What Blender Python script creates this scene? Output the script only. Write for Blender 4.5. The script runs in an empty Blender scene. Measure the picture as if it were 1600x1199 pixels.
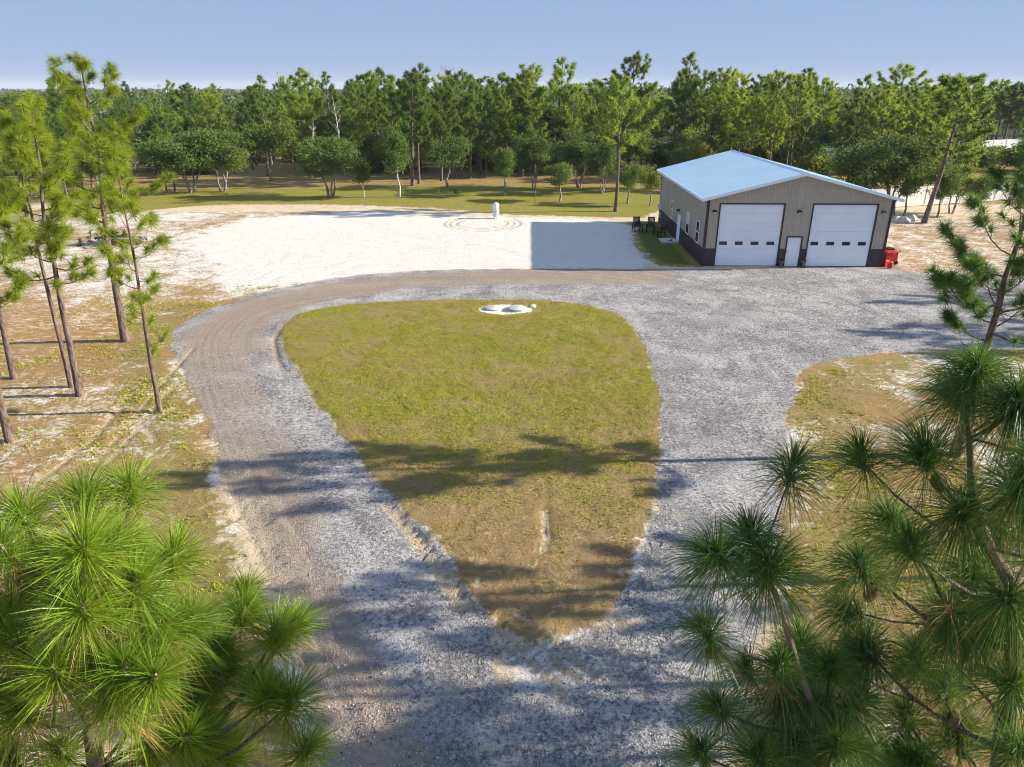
import bpy, math, random
import numpy as np
from mathutils import Vector

PI = math.pi
R = math.radians
sc = bpy.context.scene
col = sc.collection

# ------------------------------------------------------------------ camera
H = 11.1
PITCH = R(22.6)
FPX = 1110.0                      # focal length in photograph pixels (1600 wide)
cd = bpy.data.cameras.new('camera')
cd.sensor_fit = 'HORIZONTAL'
cd.sensor_width = 36.0
cd.lens = 36.0 * FPX / 1600.0
cd.clip_start = 0.1
cd.clip_end = 12000
cam = bpy.data.objects.new('camera', cd)
cam.location = (0, 0, H)
cam.rotation_euler = (PI / 2 - PITCH, 0, 0)
col.objects.link(cam)
sc.camera = cam

# ------------------------------------------------------------------ sky and sun
SUN_EL = 22.0
SUN_AZ = 3.0                      # degrees from +X towards +Y
w = bpy.data.worlds.new('World')
sc.world = w
w.use_nodes = True
wn = w.node_tree
wn.nodes.clear()
sky = wn.nodes.new('ShaderNodeTexSky')
sky.sky_type = 'NISHITA'
sky.sun_disc = False
sky.sun_elevation = R(SUN_EL)
sky.sun_rotation = R(90 - SUN_AZ)
sky.altitude = 50
sky.air_density = 1.0
sky.dust_density = 0.3
sky.ozone_density = 4.0
tint = wn.nodes.new('ShaderNodeMix')
tint.data_type = 'RGBA'
tint.blend_type = 'MULTIPLY'
tint.inputs[0].default_value = 1.0
tint.inputs[7].default_value = (0.80, 0.93, 1.30, 1)
bg = wn.nodes.new('ShaderNodeBackground')
bg.inputs['Strength'].default_value = 0.090
wo = wn.nodes.new('ShaderNodeOutputWorld')
even = wn.nodes.new('ShaderNodeMix')      # a hazy sky: the clear-sky model evened out with a plain blue
even.data_type = 'RGBA'
even.inputs[0].default_value = 0.95
even.inputs[7].default_value = (1.72, 2.36, 3.70, 1)
wn.links.new(sky.outputs[0], tint.inputs[6])
wn.links.new(tint.outputs[2], even.inputs[6])
wn.links.new(even.outputs[2], bg.inputs['Color'])
wn.links.new(bg.outputs[0], wo.inputs[0])

sl = bpy.data.lights.new('sun', 'SUN')
sl.energy = 5.0
sl.angle = R(0.55)
sl.color = (1.0, 0.905, 0.745)
so = bpy.data.objects.new('sun', sl)
sd = Vector((math.cos(R(SUN_EL)) * math.cos(R(SUN_AZ)), math.cos(R(SUN_EL)) * math.sin(R(SUN_AZ)), math.sin(R(SUN_EL))))
so.rotation_euler = (-sd).to_track_quat('-Z', 'Y').to_euler()
so.location = (60, 0, 40)
col.objects.link(so)

sc.view_settings.view_transform = 'Standard'
sc.view_settings.look = 'None'
sc.view_settings.exposure = 1.08
sc.view_settings.gamma = 1.0
sc.view_settings.use_curve_mapping = False

sc.cycles.filter_width = 1.0
sc.cycles.max_bounces = 6
sc.cycles.diffuse_bounces = 3
sc.cycles.glossy_bounces = 2
sc.cycles.transmission_bounces = 3

# ------------------------------------------------------------------ helpers
CF = np.array([0, math.cos(PITCH), -math.sin(PITCH)])
CU = np.array([0, math.sin(PITCH), math.cos(PITCH)])
CC = np.array([0, 0, H])


def ray(px, py):
    return CF + np.array([1.0, 0, 0]) * (px - 800) / FPX - CU * (py - 599.5) / FPX


def at(px, py, z=0.0):
    d = ray(px, py)
    return CC + d * ((z - H) / d[2])


def onY(px, py, Y):
    d = ray(px, py)
    return CC + d * (Y / d[1])


def cam_pt(px, py, zc):
    return CC + ray(px, py) * zc


class MB:
    """collects faces; build() links them as one mesh object"""

    def __init__(self):
        self.v = []
        self.f = []
        self.n = 0
        self.t = []

    def add(self, v, f, tint=None):
        v = np.asarray(v, dtype=np.float32).reshape(-1, 3)
        f = np.asarray(f, dtype=np.int32)
        self.v.append(v)
        self.f.append(f + self.n)
        if tint is None:
            tint = np.full(len(v), 0.5, dtype=np.float32)
        self.t.append(np.broadcast_to(np.asarray(tint, dtype=np.float32), (len(v),)))
        self.n += len(v)

    def box(self, x0, x1, y0, y1, z0, z1):
        v = [(x0, y0, z0), (x1, y0, z0), (x1, y1, z0), (x0, y1, z0), (x0, y0, z1), (x1, y0, z1), (x1, y1, z1), (x0, y1, z1)]
        f = [(0, 3, 2, 1), (4, 5, 6, 7), (0, 1, 5, 4), (1, 2, 6, 5), (2, 3, 7, 6), (3, 0, 4, 7)]
        self.add(v, f)
        return self

    def obox(self, a, b, wx, wz):
        """bar from a to b with a rectangular section"""
        a = np.array(a, float)
        b = np.array(b, float)
        d = b - a
        d /= np.linalg.norm(d)
        s = np.cross(d, (0, 0, 1.0))
        if np.linalg.norm(s) < 1e-3:
            s = np.array([1.0, 0, 0])
        s /= np.linalg.norm(s)
        u = np.cross(s, d)
        v = []
        for p in (a, b):
            for i, j in ((-1, -1), (1, -1), (1, 1), (-1, 1)):
                v.append(p + s * wx / 2 * i + u * wz / 2 * j)
        self.add(v, [(3, 2, 1, 0), (4, 5, 6, 7), (0, 1, 5, 4), (1, 2, 6, 5), (2, 3, 7, 6), (3, 0, 4, 7)])
        return self

    def tube(self, path, radii, sides=6, cap=True, tint=None):
        P = np.asarray(path, float)
        n = len(P)
        rr = np.broadcast_to(np.asarray(radii, float), (n,))
        T = np.gradient(P, axis=0)
        T /= np.linalg.norm(T, axis=1)[:, None] + 1e-9
        ref = np.array([0.0, 0, 1]) if abs(T[0][2]) < 0.8 else np.array([1.0, 0, 0])
        S = np.cross(T, ref)
        S /= np.linalg.norm(S, axis=1)[:, None] + 1e-9
        U = np.cross(S, T)
        a = np.arange(sides) * 2 * PI / sides
        v = P[:, None, :] + rr[:, None, None] * (np.cos(a)[None, :, None] * S[:, None, :] + np.sin(a)[None, :, None] * U[:, None, :])
        v = v.reshape(-1, 3)
        i = np.arange(n - 1)[:, None] * sides
        j = np.arange(sides)[None, :]
        k = (j + 1) % sides
        f = np.stack([i + j, i + sides + j, i + sides + k, i + k], -1).reshape(-1, 4)
        self.add(v, f[:, ::-1], tint)
        if cap:
            self.v.append(np.asarray([P[-1]], np.float32))
            self.t.append(np.full(1, 0.5, np.float32))
            base = self.n - sides
            tip = self.n
            self.n += 1
            self.f.append(np.array([(base + q, base + (q + 1) % sides, tip) for q in range(sides)], np.int32)[:, ::-1])
        return self

    def lathe(self, prof, sides=16, c=(0, 0, 0)):
        prof = np.asarray(prof, float)
        a = np.arange(sides) * 2 * PI / sides
        v = np.stack([prof[:, None, 0] * np.cos(a) + c[0], prof[:, None, 0] * np.sin(a) + c[1], np.repeat(prof[:, 1:2], sides, 1) + c[2]], -1).reshape(-1, 3)
        n = len(prof)
        i = np.arange(n - 1)[:, None] * sides
        j = np.arange(sides)[None, :]
        k = (j + 1) % sides
        f = np.stack([i + j, i + k, i + sides + k, i + sides + j], -1).reshape(-1, 4)
        self.add(v, f)
        return self

    def mesh(self, name, mat, smooth=False):
        me = bpy.data.meshes.new(name)
        v = np.concatenate(self.v) if self.v else np.zeros((0, 3), np.float32)
        me.vertices.add(len(v))
        me.vertices.foreach_set('co', v.ravel())
        idx = np.concatenate([f.ravel() for f in self.f])
        tot = np.concatenate([np.full(len(f), f.shape[1], np.int32) for f in self.f])
        st = np.concatenate([[0], np.cumsum(tot)[:-1]]).astype(np.int32)
        me.loops.add(len(idx))
        me.loops.foreach_set('vertex_index', idx)
        me.polygons.add(len(tot))
        me.polygons.foreach_set('loop_start', st)
        me.polygons.foreach_set('use_smooth', np.full(len(tot), smooth))
        at_ = me.attributes.new('tint', 'FLOAT', 'POINT')
        at_.data.foreach_set('value', np.concatenate(self.t))
        me.update(calc_edges=True)
        me.materials.append(mat)
        return me

    def build(self, name, mat, parent=None, smooth=False):
        o = bpy.data.objects.new(name, self.mesh(name, mat, smooth))
        col.objects.link(o)
        if parent is not None:
            o.parent = parent
        return o


def tag(o, label=None, cat=None, group=None, kind=None):
    if label:
        o['label'] = label
    if cat:
        o['category'] = cat
    if group:
        o['group'] = group
    if kind:
        o['kind'] = kind
    return o


def empty(name, loc, rz=0.0):
    o = bpy.data.objects.new(name, None)
    col.objects.link(o)
    o.location = loc
    o.rotation_euler = (0, 0, rz)
    o.empty_display_size = 0.3
    return o


def hash2(i, j, s):
    n = (i * 374761393 + j * 668265263 + s * 974711) & 0x7fffffff
    n = (n ^ (n >> 13)) * 1274126177 & 0x7fffffff
    return ((n ^ (n >> 16)) & 0xffff) / 65535.0


def vnoise(x, y, scale, seed=0, octaves=3):
    out = np.zeros_like(x)
    amp, tot = 1.0, 0.0
    for o in range(octaves):
        X = x * scale * 2 ** o
        Y = y * scale * 2 ** o
        i = np.floor(X).astype(np.int64)
        j = np.floor(Y).astype(np.int64)
        fx = X - i
        fy = Y - j
        fx = fx * fx * (3 - 2 * fx)
        fy = fy * fy * (3 - 2 * fy)
        s = seed + o * 17
        a = hash2(i, j, s) * (1 - fx) + hash2(i + 1, j, s) * fx
        b = hash2(i, j + 1, s) * (1 - fx) + hash2(i + 1, j + 1, s) * fx
        out += amp * (a * (1 - fy) + b * fy)
        tot += amp
        amp *= 0.5
    return out / tot


def sstep(a, b, x):
    t = np.clip((x - a) / (b - a), 0, 1)
    return t * t * (3 - 2 * t)


def seg_dist(x, y, a, b):
    dx, dy = b[0] - a[0], b[1] - a[1]
    t = np.clip(((x - a[0]) * dx + (y - a[1]) * dy) / (dx * dx + dy * dy + 1e-12), 0, 1)
    return np.hypot(x - a[0] - t * dx, y - a[1] - t * dy)


def line_dist(x, y, pts):
    d = np.full(x.shape, 1e9)
    for a, b in zip(pts[:-1], pts[1:]):
        d = np.minimum(d, seg_dist(x, y, a, b))
    return d


def poly_sdf(x, y, pts):
    """signed distance, positive inside"""
    d = np.full(x.shape, 1e9)
    ins = np.zeros(x.shape, bool)
    n = len(pts)
    for k in range(n):
        a, b = pts[k], pts[(k + 1) % n]
        d = np.minimum(d, seg_dist(x, y, a, b))
        c = (a[1] > y) != (b[1] > y)
        xi = (b[0] - a[0]) * (y - a[1]) / (b[1] - a[1] + 1e-12) + a[0]
        ins ^= c & (x < xi)
    return np.where(ins, d, -d)


def smooth_poly(pts, it=2):
    for _ in range(it):
        q = []
        n = len(pts)
        for k in range(n):
            a, b = np.array(pts[k]), np.array(pts[(k + 1) % n])
            q.append(a * .75 + b * .25)
            q.append(a * .25 + b * .75)
        pts = q
    return pts


def G(pts):
    return [tuple(at(*p)[:2]) for p in pts]


# ------------------------------------------------------------------ materials
class NG:
    def __init__(self, name):
        self.m = bpy.data.materials.new(name)
        self.m.use_nodes = True
        self.t = self.m.node_tree
        self.t.nodes.clear()
        self.out = self.t.nodes.new('ShaderNodeOutputMaterial')

    def put(self, sock, v):
        if isinstance(v, bpy.types.NodeSocket):
            self.t.links.new(v, sock)
        elif isinstance(v, (tuple, list)):
            sock.default_value = tuple(v) + ((1.0,) if len(v) == 3 and len(sock.default_value) == 4 else ())
        else:
            sock.default_value = v

    def n(self, typ, props=None, **ins):
        nd = self.t.nodes.new('ShaderNode' + typ)
        for k, v in (props or {}).items():
            setattr(nd, k, v)
        for k, v in ins.items():
            k = k.replace('_', ' ')
            self.put(nd.inputs[int(k[1:])] if k[0] == 'i' and k[1:].isdigit() else nd.inputs[k], v)
        return nd

    def math(self, op, a, b=0.0, clamp=False):
        nd = self.n('Math', {'operation': op, 'use_clamp': clamp})
        self.put(nd.inputs[0], a)
        self.put(nd.inputs[1], b)
        return nd.outputs[0]

    def mix(self, f, a, b, mode='MIX'):
        nd = self.n('Mix', {'data_type': 'RGBA', 'blend_type': mode})
        self.put(nd.inputs[0], f)
        self.put(nd.inputs[6], a)
        self.put(nd.inputs[7], b)
        return nd.outputs[2]

    def noise(self, vec, scale, detail=4.0, rough=0.55, dist=0.0):
        nd = self.n('TexNoise', None, Scale=scale, Detail=detail, Roughness=rough, Distortion=dist)
        if vec is not None:
            self.put(nd.inputs['Vector'], vec)
        return nd.outputs[0]

    def thr(self, a, n, k, con):
        x = self.math('SUBTRACT', n, 0.5)
        x = self.math('MULTIPLY', x, k)
        x = self.math('ADD', x, a)
        x = self.math('SUBTRACT', x, 0.5)
        x = self.math('MULTIPLY', x, con)
        return self.math('ADD', x, 0.5, True)

    def surf(self, base, rough=0.8, normal=None, metallic=0.0, spec=0.3, translucent=None, tfac=0.3):
        b = self.n('BsdfPrincipled')
        self.put(b.inputs['Base Color'], base)
        self.put(b.inputs['Roughness'], rough)
        self.put(b.inputs['Metallic'], metallic)
        self.put(b.inputs['Specular IOR Level'], spec)
        if normal is not None:
            self.put(b.inputs['Normal'], normal)
        o = b.outputs[0]
        if translucent is not None:
            tr = self.n('BsdfTranslucent')
            self.put(tr.inputs[0], translucent)
            mx = self.n('MixShader')
            mx.inputs[0].default_value = tfac
            self.t.links.new(o, mx.inputs[1])
            self.t.links.new(tr.outputs[0], mx.inputs[2])
            o = mx.outputs[0]
        self.t.links.new(o, self.out.inputs[0])
        return self.m

    def bump(self, h, strength=0.5, dist=0.05):
        return self.n('Bump', None, Strength=strength, Distance=dist, Height=h).outputs[0]


def mat_plain(name, c, rough=0.6, var=0.06, scale=3.0, metallic=0.0, spec=0.4, bump=0.0):
    g = NG(name)
    p = g.n('TexCoord').outputs['Object']
    n = g.noise(p, scale, 5.0, 0.6)
    c2 = tuple(max(0.0, x * (1 - 3 * var)) for x in c)
    c3 = tuple(min(1.0, x * (1 + 1.5 * var)) for x in c)
    base = g.mix(g.thr(n, n, 0.6, 1.6), c2, c3)
    nrm = g.bump(g.noise(p, scale * 12, 3.0), bump, 0.02) if bump else None
    return g.surf(base, rough, nrm, metallic, spec)


def mat_leaf(name, a, b, trans, tfac=0.35, rough=0.5, vary=0.35):
    g = NG(name)
    t = g.n('Attribute', {'attribute_name': 'tint'}).outputs['Fac']
    oi = g.n('ObjectInfo').outputs['Random']
    k = g.math('ADD', t, g.math('MULTIPLY', g.math('SUBTRACT', oi, 0.5), vary), True)
    base = g.mix(k, a, b)
    tr = g.mix(k, tuple(x * 0.8 for x in trans), trans)
    if vary > 0.9:                      # some trees of the wood are a deeper, bluer green
        dk = g.thr(g.n('TexWhiteNoise', {'noise_dimensions': '1D'}, W=oi).outputs['Value'], 0.5, 0.0, 4.0)
        dk = g.math('MULTIPLY', dk, 0.6)
        base = g.mix(dk, base, (0.045, 0.095, 0.030))
        tr = g.mix(dk, tr, (0.12, 0.22, 0.06))
    return g.surf(base, rough, None, 0, 0.25, tr, tfac)


def mat_bark(name, a, b, c, scale=1.0):
    g = NG(name)
    p = g.n('TexCoord').outputs['Object']
    mp = g.n('Mapping')
    g.put(mp.inputs['Vector'], p)
    mp.inputs['Scale'].default_value = (6 * scale, 6 * scale, 1.6 * scale)
    v = g.n('TexVoronoi', {'feature': 'F1'}, Scale=2.2)
    g.put(v.inputs['Vector'], mp.outputs[0])
    n = g.noise(mp.outputs[0], 1.3, 5, 0.65)
    base = g.mix(g.thr(v.outputs['Distance'], n, 0.8, 2.0), a, b)
    base = g.mix(g.thr(n, n, 0.2, 3.0), base, c)
    h = g.math('ADD', v.outputs['Distance'], n)
    return g.surf(base, 0.9, g.bump(h, 0.8, 0.03), 0, 0.15)


M = {}
M['bark'] = mat_bark('pine_bark', (0.05, 0.034, 0.03), (0.16, 0.105, 0.088), (0.21, 0.155, 0.135))
M['bark_top'] = mat_bark('pine_twig_bark', (0.05, 0.038, 0.034), (0.12, 0.09, 0.078), (0.17, 0.145, 0.13), 4.0)
M['bark_oak'] = mat_bark('oak_bark', (0.07, 0.055, 0.045), (0.21, 0.18, 0.15), (0.36, 0.33, 0.29))
M['bark_pale'] = mat_bark('pale_bark', (0.25, 0.23, 0.20), (0.48, 0.45, 0.40), (0.55, 0.52, 0.48))
M['needle'] = mat_leaf('pine_needle', (0.055, 0.14, 0.012), (0.21, 0.31, 0.025), (0.40, 0.52, 0.05), 0.32, 0.38)
M['needle_mid'] = mat_leaf('pine_needle_light', (0.14, 0.22, 0.015), (0.32, 0.38, 0.03), (0.50, 0.58, 0.05), 0.35, 0.5)
M['needle_shaded'] = mat_leaf('pine_needle_shaded', (0.03, 0.09, 0.018), (0.10, 0.19, 0.03), (0.20, 0.34, 0.05), 0.28, 0.4)  # shade on the right-hand pines put into a darker needle colour
M['needle_far'] = mat_leaf('pine_foliage', (0.11, 0.20, 0.028), (0.28, 0.36, 0.045), (0.48, 0.58, 0.07), 0.45, 0.6, 1.0)
M['far_leaf'] = mat_leaf('far_foliage', (0.045, 0.085, 0.030), (0.15, 0.21, 0.045), (0.22, 0.30, 0.06), 0.25, 0.7, 0.0)
M['oak_dark'] = mat_leaf('dark_oak_foliage', (0.045, 0.085, 0.020), (0.12, 0.17, 0.04), (0.20, 0.28, 0.06), 0.3, 0.7, 0.0)
M['oak_leaf'] = mat_leaf('oak_foliage', (0.075, 0.125, 0.022), (0.20, 0.26, 0.045), (0.36, 0.44, 0.07), 0.36, 0.7, 1.0)
M['grass'] = mat_leaf('grass_blade', (0.48, 0.31, 0.15), (0.38, 0.41, 0.028), (0.52, 0.48, 0.05), 0.30, 0.7, 0.0)
M['dead'] = mat_plain('dead_wood', (0.30, 0.26, 0.24), 0.9, 0.1, 5.0)
M['siding'] = mat_plain('taupe_metal_siding', (0.43, 0.375, 0.30), 0.45, 0.03, 0.6, 0.0, 0.4)
M['wainscot'] = mat_plain('dark_maroon_siding', (0.060, 0.036, 0.048), 0.45, 0.05, 0.6, 0.0, 0.4)
M['trim'] = mat_plain('dark_trim', (0.040, 0.028, 0.034), 0.45, 0.04, 1.0)
M['roof'] = mat_plain('sky_tinted_metal_roof', (0.64, 0.86, 0.95), 0.35, 0.02, 0.35, 0.0, 0.5)  # blue of the reflected sky put into the pale metal colour
M['white'] = mat_plain('sky_tinted_white', (0.82, 0.87, 0.93), 0.42, 0.015, 0.8)  # blue of the sky's light put into the white
M['vinyl'] = mat_plain('white_vinyl', (0.78, 0.78, 0.77), 0.45, 0.02, 0.8)
M['glass'] = mat_plain('dark_glass', (0.02, 0.02, 0.028), 0.08, 0.05, 1.0, 0.0, 0.6)
M['pale_upper'] = mat_plain('pale_pane', (0.62, 0.60, 0.45), 0.5, 0.05, 2.0)  # pale yellowish upper pane of the middle side window
M['black'] = mat_plain('black_plastic', (0.018, 0.017, 0.019), 0.5, 0.08, 4.0)
M['concrete'] = mat_plain('concrete', (0.55, 0.54, 0.52), 0.85, 0.05, 3.0, 0, 0.2, 0.3)
M['red'] = mat_plain('red_plastic', (0.62, 0.018, 0.018), 0.4, 0.06, 4.0)
M['steel'] = mat_plain('grey_steel', (0.38, 0.39, 0.40), 0.4, 0.05, 3.0, 0.6)
M['wrap'] = mat_plain('white_wrap', (0.78, 0.79, 0.80), 0.5, 0.10, 6.0, 0, 0.3, 0.4)
M['urn'] = mat_plain('stone_grey', (0.16, 0.13, 0.12), 0.8, 0.12, 9.0)
M['pipe_grey'] = mat_plain('grey_conduit', (0.55, 0.55, 0.55), 0.5, 0.03, 2.0)
M['stone'] = mat_leaf('gravel_stone', (0.07, 0.068, 0.075), (0.66, 0.64, 0.65), (0.3, 0.3, 0.3), 0.0, 0.85, 0.0)
M['dead_needle'] = mat_leaf('dead_needle', (0.20, 0.10, 0.035), (0.36, 0.20, 0.08), (0.40, 0.22, 0.09), 0.2, 0.6)
M['cone'] = mat_plain('pine_cone', (0.16, 0.09, 0.05), 0.8, 0.2, 20.0)
M['bud'] = mat_plain('pine_bud', (0.50, 0.42, 0.28), 0.7, 0.08, 20.0)


def ground_material():
    g = NG('ground_cover')
    p = g.n('TexCoord').outputs['Object']
    za = g.n('Attribute', {'attribute_name': 'zone_a'}).outputs['Color']
    zb = g.n('Attribute', {'attribute_name': 'zone_b'}).outputs['Color']
    sa = g.n('SeparateColor', None, Color=za).outputs
    sb = g.n('SeparateColor', None, Color=zb).outputs
    gravel, sand, grass = sa[0], sa[1], sa[2]
    litter, track, wood = sb[0], sb[1], sb[2]
    dist = g.n('Attribute', {'attribute_name': 'lane'}).outputs['Fac']
    brown = g.n('Attribute', {'attribute_name': 'brown'}).outputs['Fac']
    lush_shade_ = g.n('Attribute', {'attribute_name': 'lush_shade'}).outputs['Fac']
    n_big = g.noise(p, 0.16, 4, 0.55)
    n_mid = g.noise(p, 0.75, 7, 0.65, 0.6)
    n_md2 = g.noise(p, 2.1, 6, 0.7, 0.3)
    n_fin = g.noise(p, 9.0, 5, 0.7)
    n_vf = g.noise(p, 30.0, 3, 0.7)
    mp = g.n('Mapping')
    g.put(mp.inputs['Vector'], p)
    mp.inputs['Scale'].default_value = (0.8, 2.2, 1)
    mp.inputs['Rotation'].default_value = (0, 0, 0.35)
    n_str = g.noise(mp.outputs[0], 1.5, 8, 0.72, 1.2)
    # bare soil
    c = g.mix(n_fin, (0.42, 0.29, 0.15), (0.72, 0.57, 0.37))
    c = g.mix(g.thr(n_mid, n_fin, 0.5, 2.0), c, (0.76, 0.66, 0.50))
    # fallen needles
    lit_c = g.mix(n_vf, (0.23, 0.125, 0.05), (0.52, 0.34, 0.15))
    c = g.mix(g.thr(litter, n_str, 2.3, 4.5), c, lit_c)
    # grass, green and dry
    dry = g.mix(n_vf, (0.20, 0.12, 0.055), (0.46, 0.31, 0.15))
    gre = g.mix(n_fin, (0.17, 0.20, 0.016), (0.42, 0.40, 0.045))
    gc = g.mix(g.thr(g.math('ADD', g.math('ADD', g.math('MULTIPLY', n_big, 0.5), lush_shade_), g.math('MULTIPLY', n_md2, 0.5)), n_fin, 1.5, 4.2), dry, gre)
    deep = g.math('MULTIPLY', g.math('SUBTRACT', lush_shade_, 0.16), 9.0, True)  # garage's shadow on the side lawn, put into the grass colour
    gc = g.mix(g.math('MULTIPLY', deep, 0.95), gc, g.mix(n_fin, (0.05, 0.075, 0.02), (0.13, 0.16, 0.045)))
    bare = g.thr(g.math('SUBTRACT', g.noise(p, 1.0, 9, 0.78, 0.4), g.math('MULTIPLY', lush_shade_, 0.6)), n_fin, 0.9, 7.0)
    gc = g.mix(g.math('MULTIPLY', bare, 0.6), gc, g.mix(n_vf, (0.16, 0.095, 0.05), (0.40, 0.27, 0.15)))
    gc = g.mix(g.math('MULTIPLY', g.thr(g.noise(p, 5.0, 6, 0.8), n_vf, 0.8, 7.0), 0.40), gc, (0.10, 0.10, 0.025))
    tan = g.thr(g.math('SUBTRACT', g.noise(p, 0.55, 8, 0.72, 0.8), g.math('MULTIPLY', lush_shade_, 0.8)), n_fin, 0.8, 6.0)
    gc = g.mix(g.math('MULTIPLY', tan, 0.32), gc, g.mix(n_fin, (0.30, 0.19, 0.10), (0.56, 0.40, 0.23)))
    c = g.mix(g.thr(grass, n_md2, 1.5, 4.0), c, gc)
    # pale sand
    san = g.mix(n_md2, (0.72, 0.675, 0.59), (0.84, 0.81, 0.75))
    speck = g.thr(g.noise(p, 1.7, 8, 0.8), n_fin, 0.5, 9.0)
    san = g.mix(g.math('MULTIPLY', g.math('SUBTRACT', 1.0, g.thr(g.noise(p, 1.1, 9, 0.8, 0.8), n_fin, 0.25, 7.0)), 0.12), san, (0.36, 0.27, 0.17))
    spk = g.math('GREATER_THAN', g.noise(p, 3.1, 3, 0.6, 0.5), 0.675)
    san = g.mix(g.math('MULTIPLY', spk, 0.6), san, (0.40, 0.31, 0.21))
    c = g.mix(g.thr(sand, g.math('ADD', g.math('MULTIPLY', n_mid, 0.45), g.math('MULTIPLY', g.noise(p, 4.5, 7, 0.75, 0.5), 0.55)), 2.0, 4.5), c, san)
    # gravel: each stone its own grey
    v = g.n('TexVoronoi', {'feature': 'F1'}, Scale=26.0, Randomness=1.0)
    g.put(v.inputs['Vector'], p)
    sv = g.n('SeparateColor', None, Color=v.outputs['Color']).outputs[0]
    v2 = g.n('TexVoronoi', {'feature': 'F1'}, Scale=12.0, Randomness=1.0)
    g.put(v2.inputs['Vector'], p)
    sv2 = g.n('SeparateColor', None, Color=v2.outputs['Color']).outputs[1]
    rock = g.mix(g.math('POWER', sv, 1.6), (0.065, 0.061, 0.062), (0.70, 0.67, 0.64))
    rock = g.mix(g.math('MULTIPLY', g.thr(sv2, sv, 0.6, 2.5), 0.6), rock, g.mix(sv, (0.13, 0.124, 0.125), (0.44, 0.42, 0.40)))
    sp = g.noise(p, 11.0, 3, 0.95)
    rock = g.mix(g.thr(sp, sp, 1.0, 5.0), g.mix(0.5, rock, (0.09, 0.085, 0.085)), g.mix(0.4, rock, (0.55, 0.525, 0.50)))
    lane = g.n('CombineXYZ', None, X=g.math('MULTIPLY', dist, 2.2), Y=g.math('MULTIPLY', n_big, 1.5)).outputs[0]
    n_lane = g.noise(lane, 1.0, 4, 0.6)
    lane2 = g.n('CombineXYZ', None, X=g.math('MULTIPLY', dist, 9.0), Y=g.math('MULTIPLY', n_mid, 1.0)).outputs[0]
    n_lane2 = g.noise(lane2, 1.0, 3, 0.6)
    dust = g.thr(g.math('ADD', g.math('MULTIPLY', n_lane, 0.55), g.math('MULTIPLY', n_mid, 0.45)), n_fin, 0.9, 6.0)
    rock = g.mix(g.math('MULTIPLY', dust, 0.70), rock, g.mix(n_vf, (0.46, 0.44, 0.43), (0.72, 0.70, 0.68)))
    rock = g.mix(g.math('MULTIPLY', g.thr(n_str, n_mid, 0.9, 5.0), 0.5), rock, (0.16, 0.15, 0.155))
    pat = g.thr(g.noise(p, 0.42, 7, 0.68, 0.9), n_fin, 0.9, 8.0)
    rock = g.mix(g.math('MULTIPLY', pat, 0.62), rock, g.mix(n_vf, (0.46, 0.44, 0.43), (0.80, 0.77, 0.74)))
    drk = g.thr(g.noise(p, 0.27, 7, 0.7, 1.2), n_fin, 0.6, 6.0)
    rock = g.mix(g.math('MULTIPLY', g.math('SUBTRACT', 1.0, drk), 0.45), rock, (0.12, 0.115, 0.125))
    earth = g.mix(n_lane2, (0.20, 0.15, 0.11), (0.54, 0.43, 0.33))
    rock = g.mix(g.math('MULTIPLY', g.thr(brown, n_lane2, 0.9, 2.2), 0.85), rock, earth)
    gm = g.thr(gravel, g.math('ADD', g.math('MULTIPLY', n_fin, 0.6), g.math('MULTIPLY', n_md2, 0.4)), 2.0, 6.0)
    c = g.mix(gm, c, rock)
    # wheel tracks in loose sand
    tr_c = g.mix(n_fin, (0.42, 0.32, 0.21), (0.66, 0.55, 0.41))
    c = g.mix(g.math('MULTIPLY', g.thr(track, n_fin, 0.7, 3.0), 0.9), c, tr_c)
    # forest floor far off
    ff = g.mix(n_mid, (0.035, 0.05, 0.018), (0.09, 0.085, 0.04))
    c = g.mix(g.thr(wood, n_mid, 0.8, 2.5), c, ff)
    hgt = g.math('ADD', g.math('MULTIPLY', v.outputs['Distance'], g.math('MULTIPLY', gm, 0.4)), g.math('MULTIPLY', n_fin, 0.9))
    hgt = g.math('ADD', hgt, g.math('MULTIPLY', n_str, 0.8))
    return g.surf(c, 0.92, g.bump(hgt, 1.0, 0.11), 0, 0.12)


M['ground'] = ground_material()

# ------------------------------------------------------------------ the lie of the land (outlines on the ground, metres)
ISLAND = smooth_poly(G([(440, 500), (475, 485), (545, 473), (640, 468), (750, 466), (850, 467), (930, 475), (985, 496), (1010, 530), (1030, 580), (1044, 640), (1045, 700), (1036, 760), (1022, 830), (1008, 895), (978, 955), (928, 998), (868, 1018), (800, 1012), (746, 980), (710, 920), (680, 860), (640, 825), (590, 775), (550, 718), (520, 678), (490, 638), (460, 590), (440, 555), (428, 530)]), 2)
DRIVE = smooth_poly(G([(1094, 421), (900, 420), (700, 421), (600, 426), (500, 438), (400, 461), (330, 482), (290, 502), (266, 530), (280, 562), (300, 592), (320, 640), (340, 690), (360, 750), (382, 800), (402, 850), (430, 905), (452, 960), (478, 1050), (502, 1120), (525, 1210)]) + [(-3.3, 4.0), (3.0, 4.0)] + G([(1105, 1210), (1150, 1060), (1190, 950), (1206, 870), (1213, 820), (1219, 740), (1226, 660), (1237, 600), (1256, 574), (1300, 559), (1380, 550), (1480, 545), (1600, 543)]) + [(40, 31.5), (52, 35), (52, 44), (40, 45.2)] + G([(1500, 436), (1420, 424), (1378, 418), (1250, 418)]), 1)
SAND = smooth_poly(G([(990, 349), (900, 343), (830, 341), (700, 338), (600, 331), (500, 326), (400, 326), (320, 333), (240, 350), (180, 372), (200, 410), (260, 450), (330, 478), (400, 458), (500, 436), (600, 424), (700, 419), (900, 418), (1010, 418), (990, 395), (975, 370)]), 1)
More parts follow.
